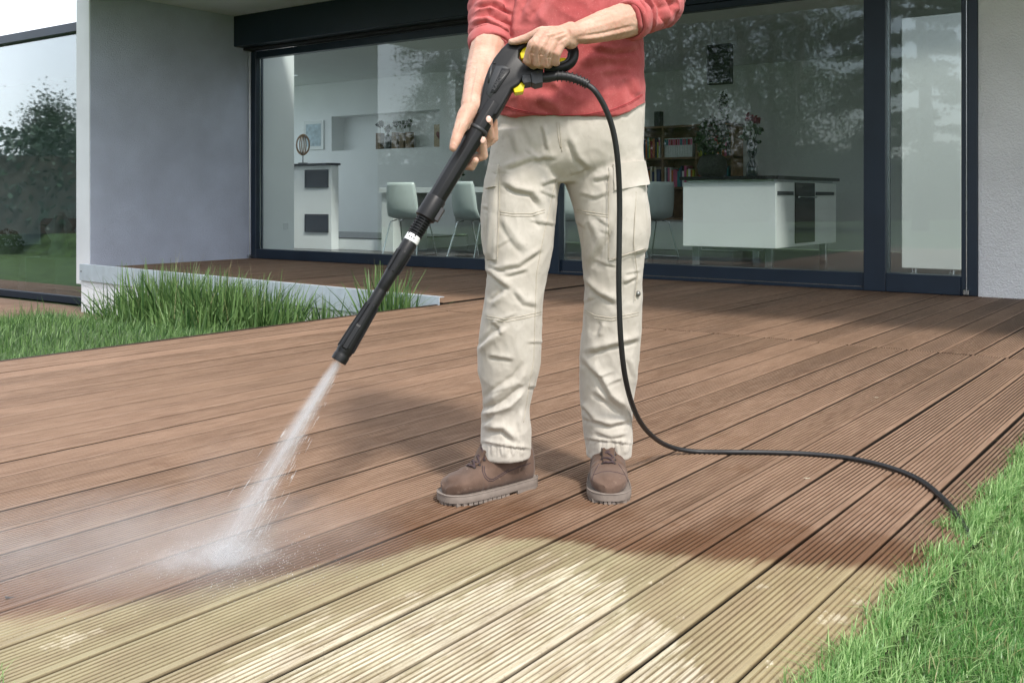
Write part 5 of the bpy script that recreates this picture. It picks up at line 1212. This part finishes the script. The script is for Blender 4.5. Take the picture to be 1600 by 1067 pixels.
def puff(sx, sy, sz, dens, sc, fall=2.0):
    def f(g, t, v):
        x, y, z = sep(t, v); s2 = g.m('ADD', g.m('ADD', g.m('POWER', g.m('DIVIDE', x, sx), 2.0), g.m('POWER', g.m('DIVIDE', y, sy), 2.0)), g.m('POWER', g.m('DIVIDE', z, sz), 2.0))
        n = g.rng(g.noise(v, sc, 4, .6), .32, .75, .05, 1.6, False); return g.m('MULTIPLY', g.m('MULTIPLY', g.m('EXPONENT', g.m('MULTIPLY', s2, -fall)), g.rng(s2, 1.0, .65)), g.m('MULTIPLY', n, dens))
    return f
def mist(name, label, c, sx, sy, sz, dens, sc, rot=0, fall=2.0):
    b = MB(); b.ball((0,0,0), 1.0, 20, 12, (sx,sy,sz)); b.v = [(v[0], v[1], max(v[2], -.0)) for v in b.v]; me = b.mesh(name, fixn=True); me.materials.append(volmat(name, puff(sx, sy, sz, dens, sc, fall)))
    o = link(name, me); o.location = c; o.rotation_euler = (0,0,YAW+rot); tag(o, label, 'mist', kind='stuff'); return o
hitp = Vector((GP1.x, GP1.y, .006))
mist('splash_core', 'bright white splash where the jet strikes the boards', hitp-RGT*.005, .15, .075, .055, 20, 30, .25, 2.6)
mist('spray_mist', 'thin drifting spray mist left of the impact spot', hitp-RGT*.20-FWD*.03, .66, .27, .16, 1.8, 6, .2, 1.5)
mist('spray_mist', 'soft veil of spray hanging beside the jet', GP0+GA*(S(529)+LJ*.62)-RGT*.07-UP*.12, .13, .10, .26, 1.6, 12, .1, 1.8)
mist('spray_mist', 'pale wet haze low over the dirty boards at the near left', gnd(120,915)+UP*.004, .55, .26, .13, .8, 5, .1, 1.4)
# droplets: bright streaks along the fan and specks round the impact
M['drop'], t_, b_, o_ = nodes('water_drop')
b_.inputs['Base Color'].default_value = (.93,.95,.97,1); b_.inputs['Roughness'].default_value = .08; b_.inputs['Specular IOR Level'].default_value = .8; b_.inputs['Transmission Weight'].default_value = .25
q = np.random.default_rng(21)
def streaks(C_, D_, L_, W_):
    n = len(C_); D_ = D_/np.linalg.norm(D_, axis=1)[:,None]; a = np.cross(D_, q.normal(size=(n,3))); a /= np.linalg.norm(a, axis=1)[:,None]; b2 = np.cross(D_, a); l = L_[:,None]; w = W_[:,None]
    V = np.stack([C_-D_*l*.5, C_+a*w*.5, C_+b2*w*.5, C_-a*w*.5, C_-b2*w*.5, C_+D_*l*.5], 1); F = np.array([[0,2,1],[0,3,2],[0,4,3],[0,1,4],[5,1,2],[5,2,3],[5,3,4],[5,4,1]])
    return V.reshape(-1,3), (np.arange(n)[:,None,None]*6+F[None]).reshape(-1,3)
n = 380; k = q.beta(1.6,1.2,n); th = q.uniform(0,2*PI,n); R_ = (.008+.040*k)*np.abs(q.normal(0,.75,n))
e1 = np.array(NRM); e2 = np.array(NOUT); ga = np.array(GA)
off = np.outer(R_*np.cos(th)+.026*k*q.random(n)*1.4, e1)+np.outer(R_*np.sin(th), e2); Cc = np.array(mouth)+np.outer(k*LJ, ga)+off
Dd = ga+off*.6/(k*LJ+.1)[:,None]
V1, F1 = streaks(Cc, Dd, np.where(q.random(n) < .35, q.uniform(.02,.045,n), q.uniform(.006,.022,n)*(.5+k)), q.uniform(.0004,.0008,n)); keep = True
m_ = 1500; ang = q.uniform(0,2*PI,m_); rr = np.abs(q.normal(0,.085,m_)); hC = np.array(hitp)+np.outer(rr*np.cos(ang)*1.25+.04, np.array(RGT))+np.outer(rr*np.sin(ang), np.array(FWD)); hC[:,2] = .004+np.abs(q.normal(0,.028,m_))*np.exp(-rr*7)
V2, F2 = streaks(hC, q.normal(size=(m_,3))+np.array([0,0,1.0]), q.uniform(.001,.0045,m_), q.uniform(.0006,.0015,m_))
V1[:,2] = np.maximum(V1[:,2], .001)
me = np_mesh('water_droplets', np.concatenate([V1,V2]), np.concatenate([F1, F2+len(V1)]), None); me.materials.append(M['drop'])
tag(link('water_droplets', me), 'fine water droplets flying off the jet and splash', 'droplets', kind='stuff')
# dead leaf scraps and pebbles on the boards
M['litter'] = mat('dry_leaf_scrap', (.45,.40,.30), .8, .3, 60); M['pebble'] = mat('dark_pebble', (.05,.05,.055), .7)
for k_, (px, py, mm, lb) in enumerate(((1370,621,'litter','pale dry leaf scrap on the deck right of the person'),(14,933,'pebble','tiny dark pebble on the deck at the far left'),(1262,747,'litter','small straw scrap on the deck by the hose'))):
    p = gnd(px, py, .003); b = MB(); b.tube([p+RGT*(.010*t)+FWD*(.006*t*t) for t in (-1,-.4,.2,.8)], [.0006,.003,.0026,.0005], 6, flat=.4, upv=UP); tag(b.build('leaf_scrap' if mm == 'litter' else 'pebble', M[mm]), lb, 'litter')
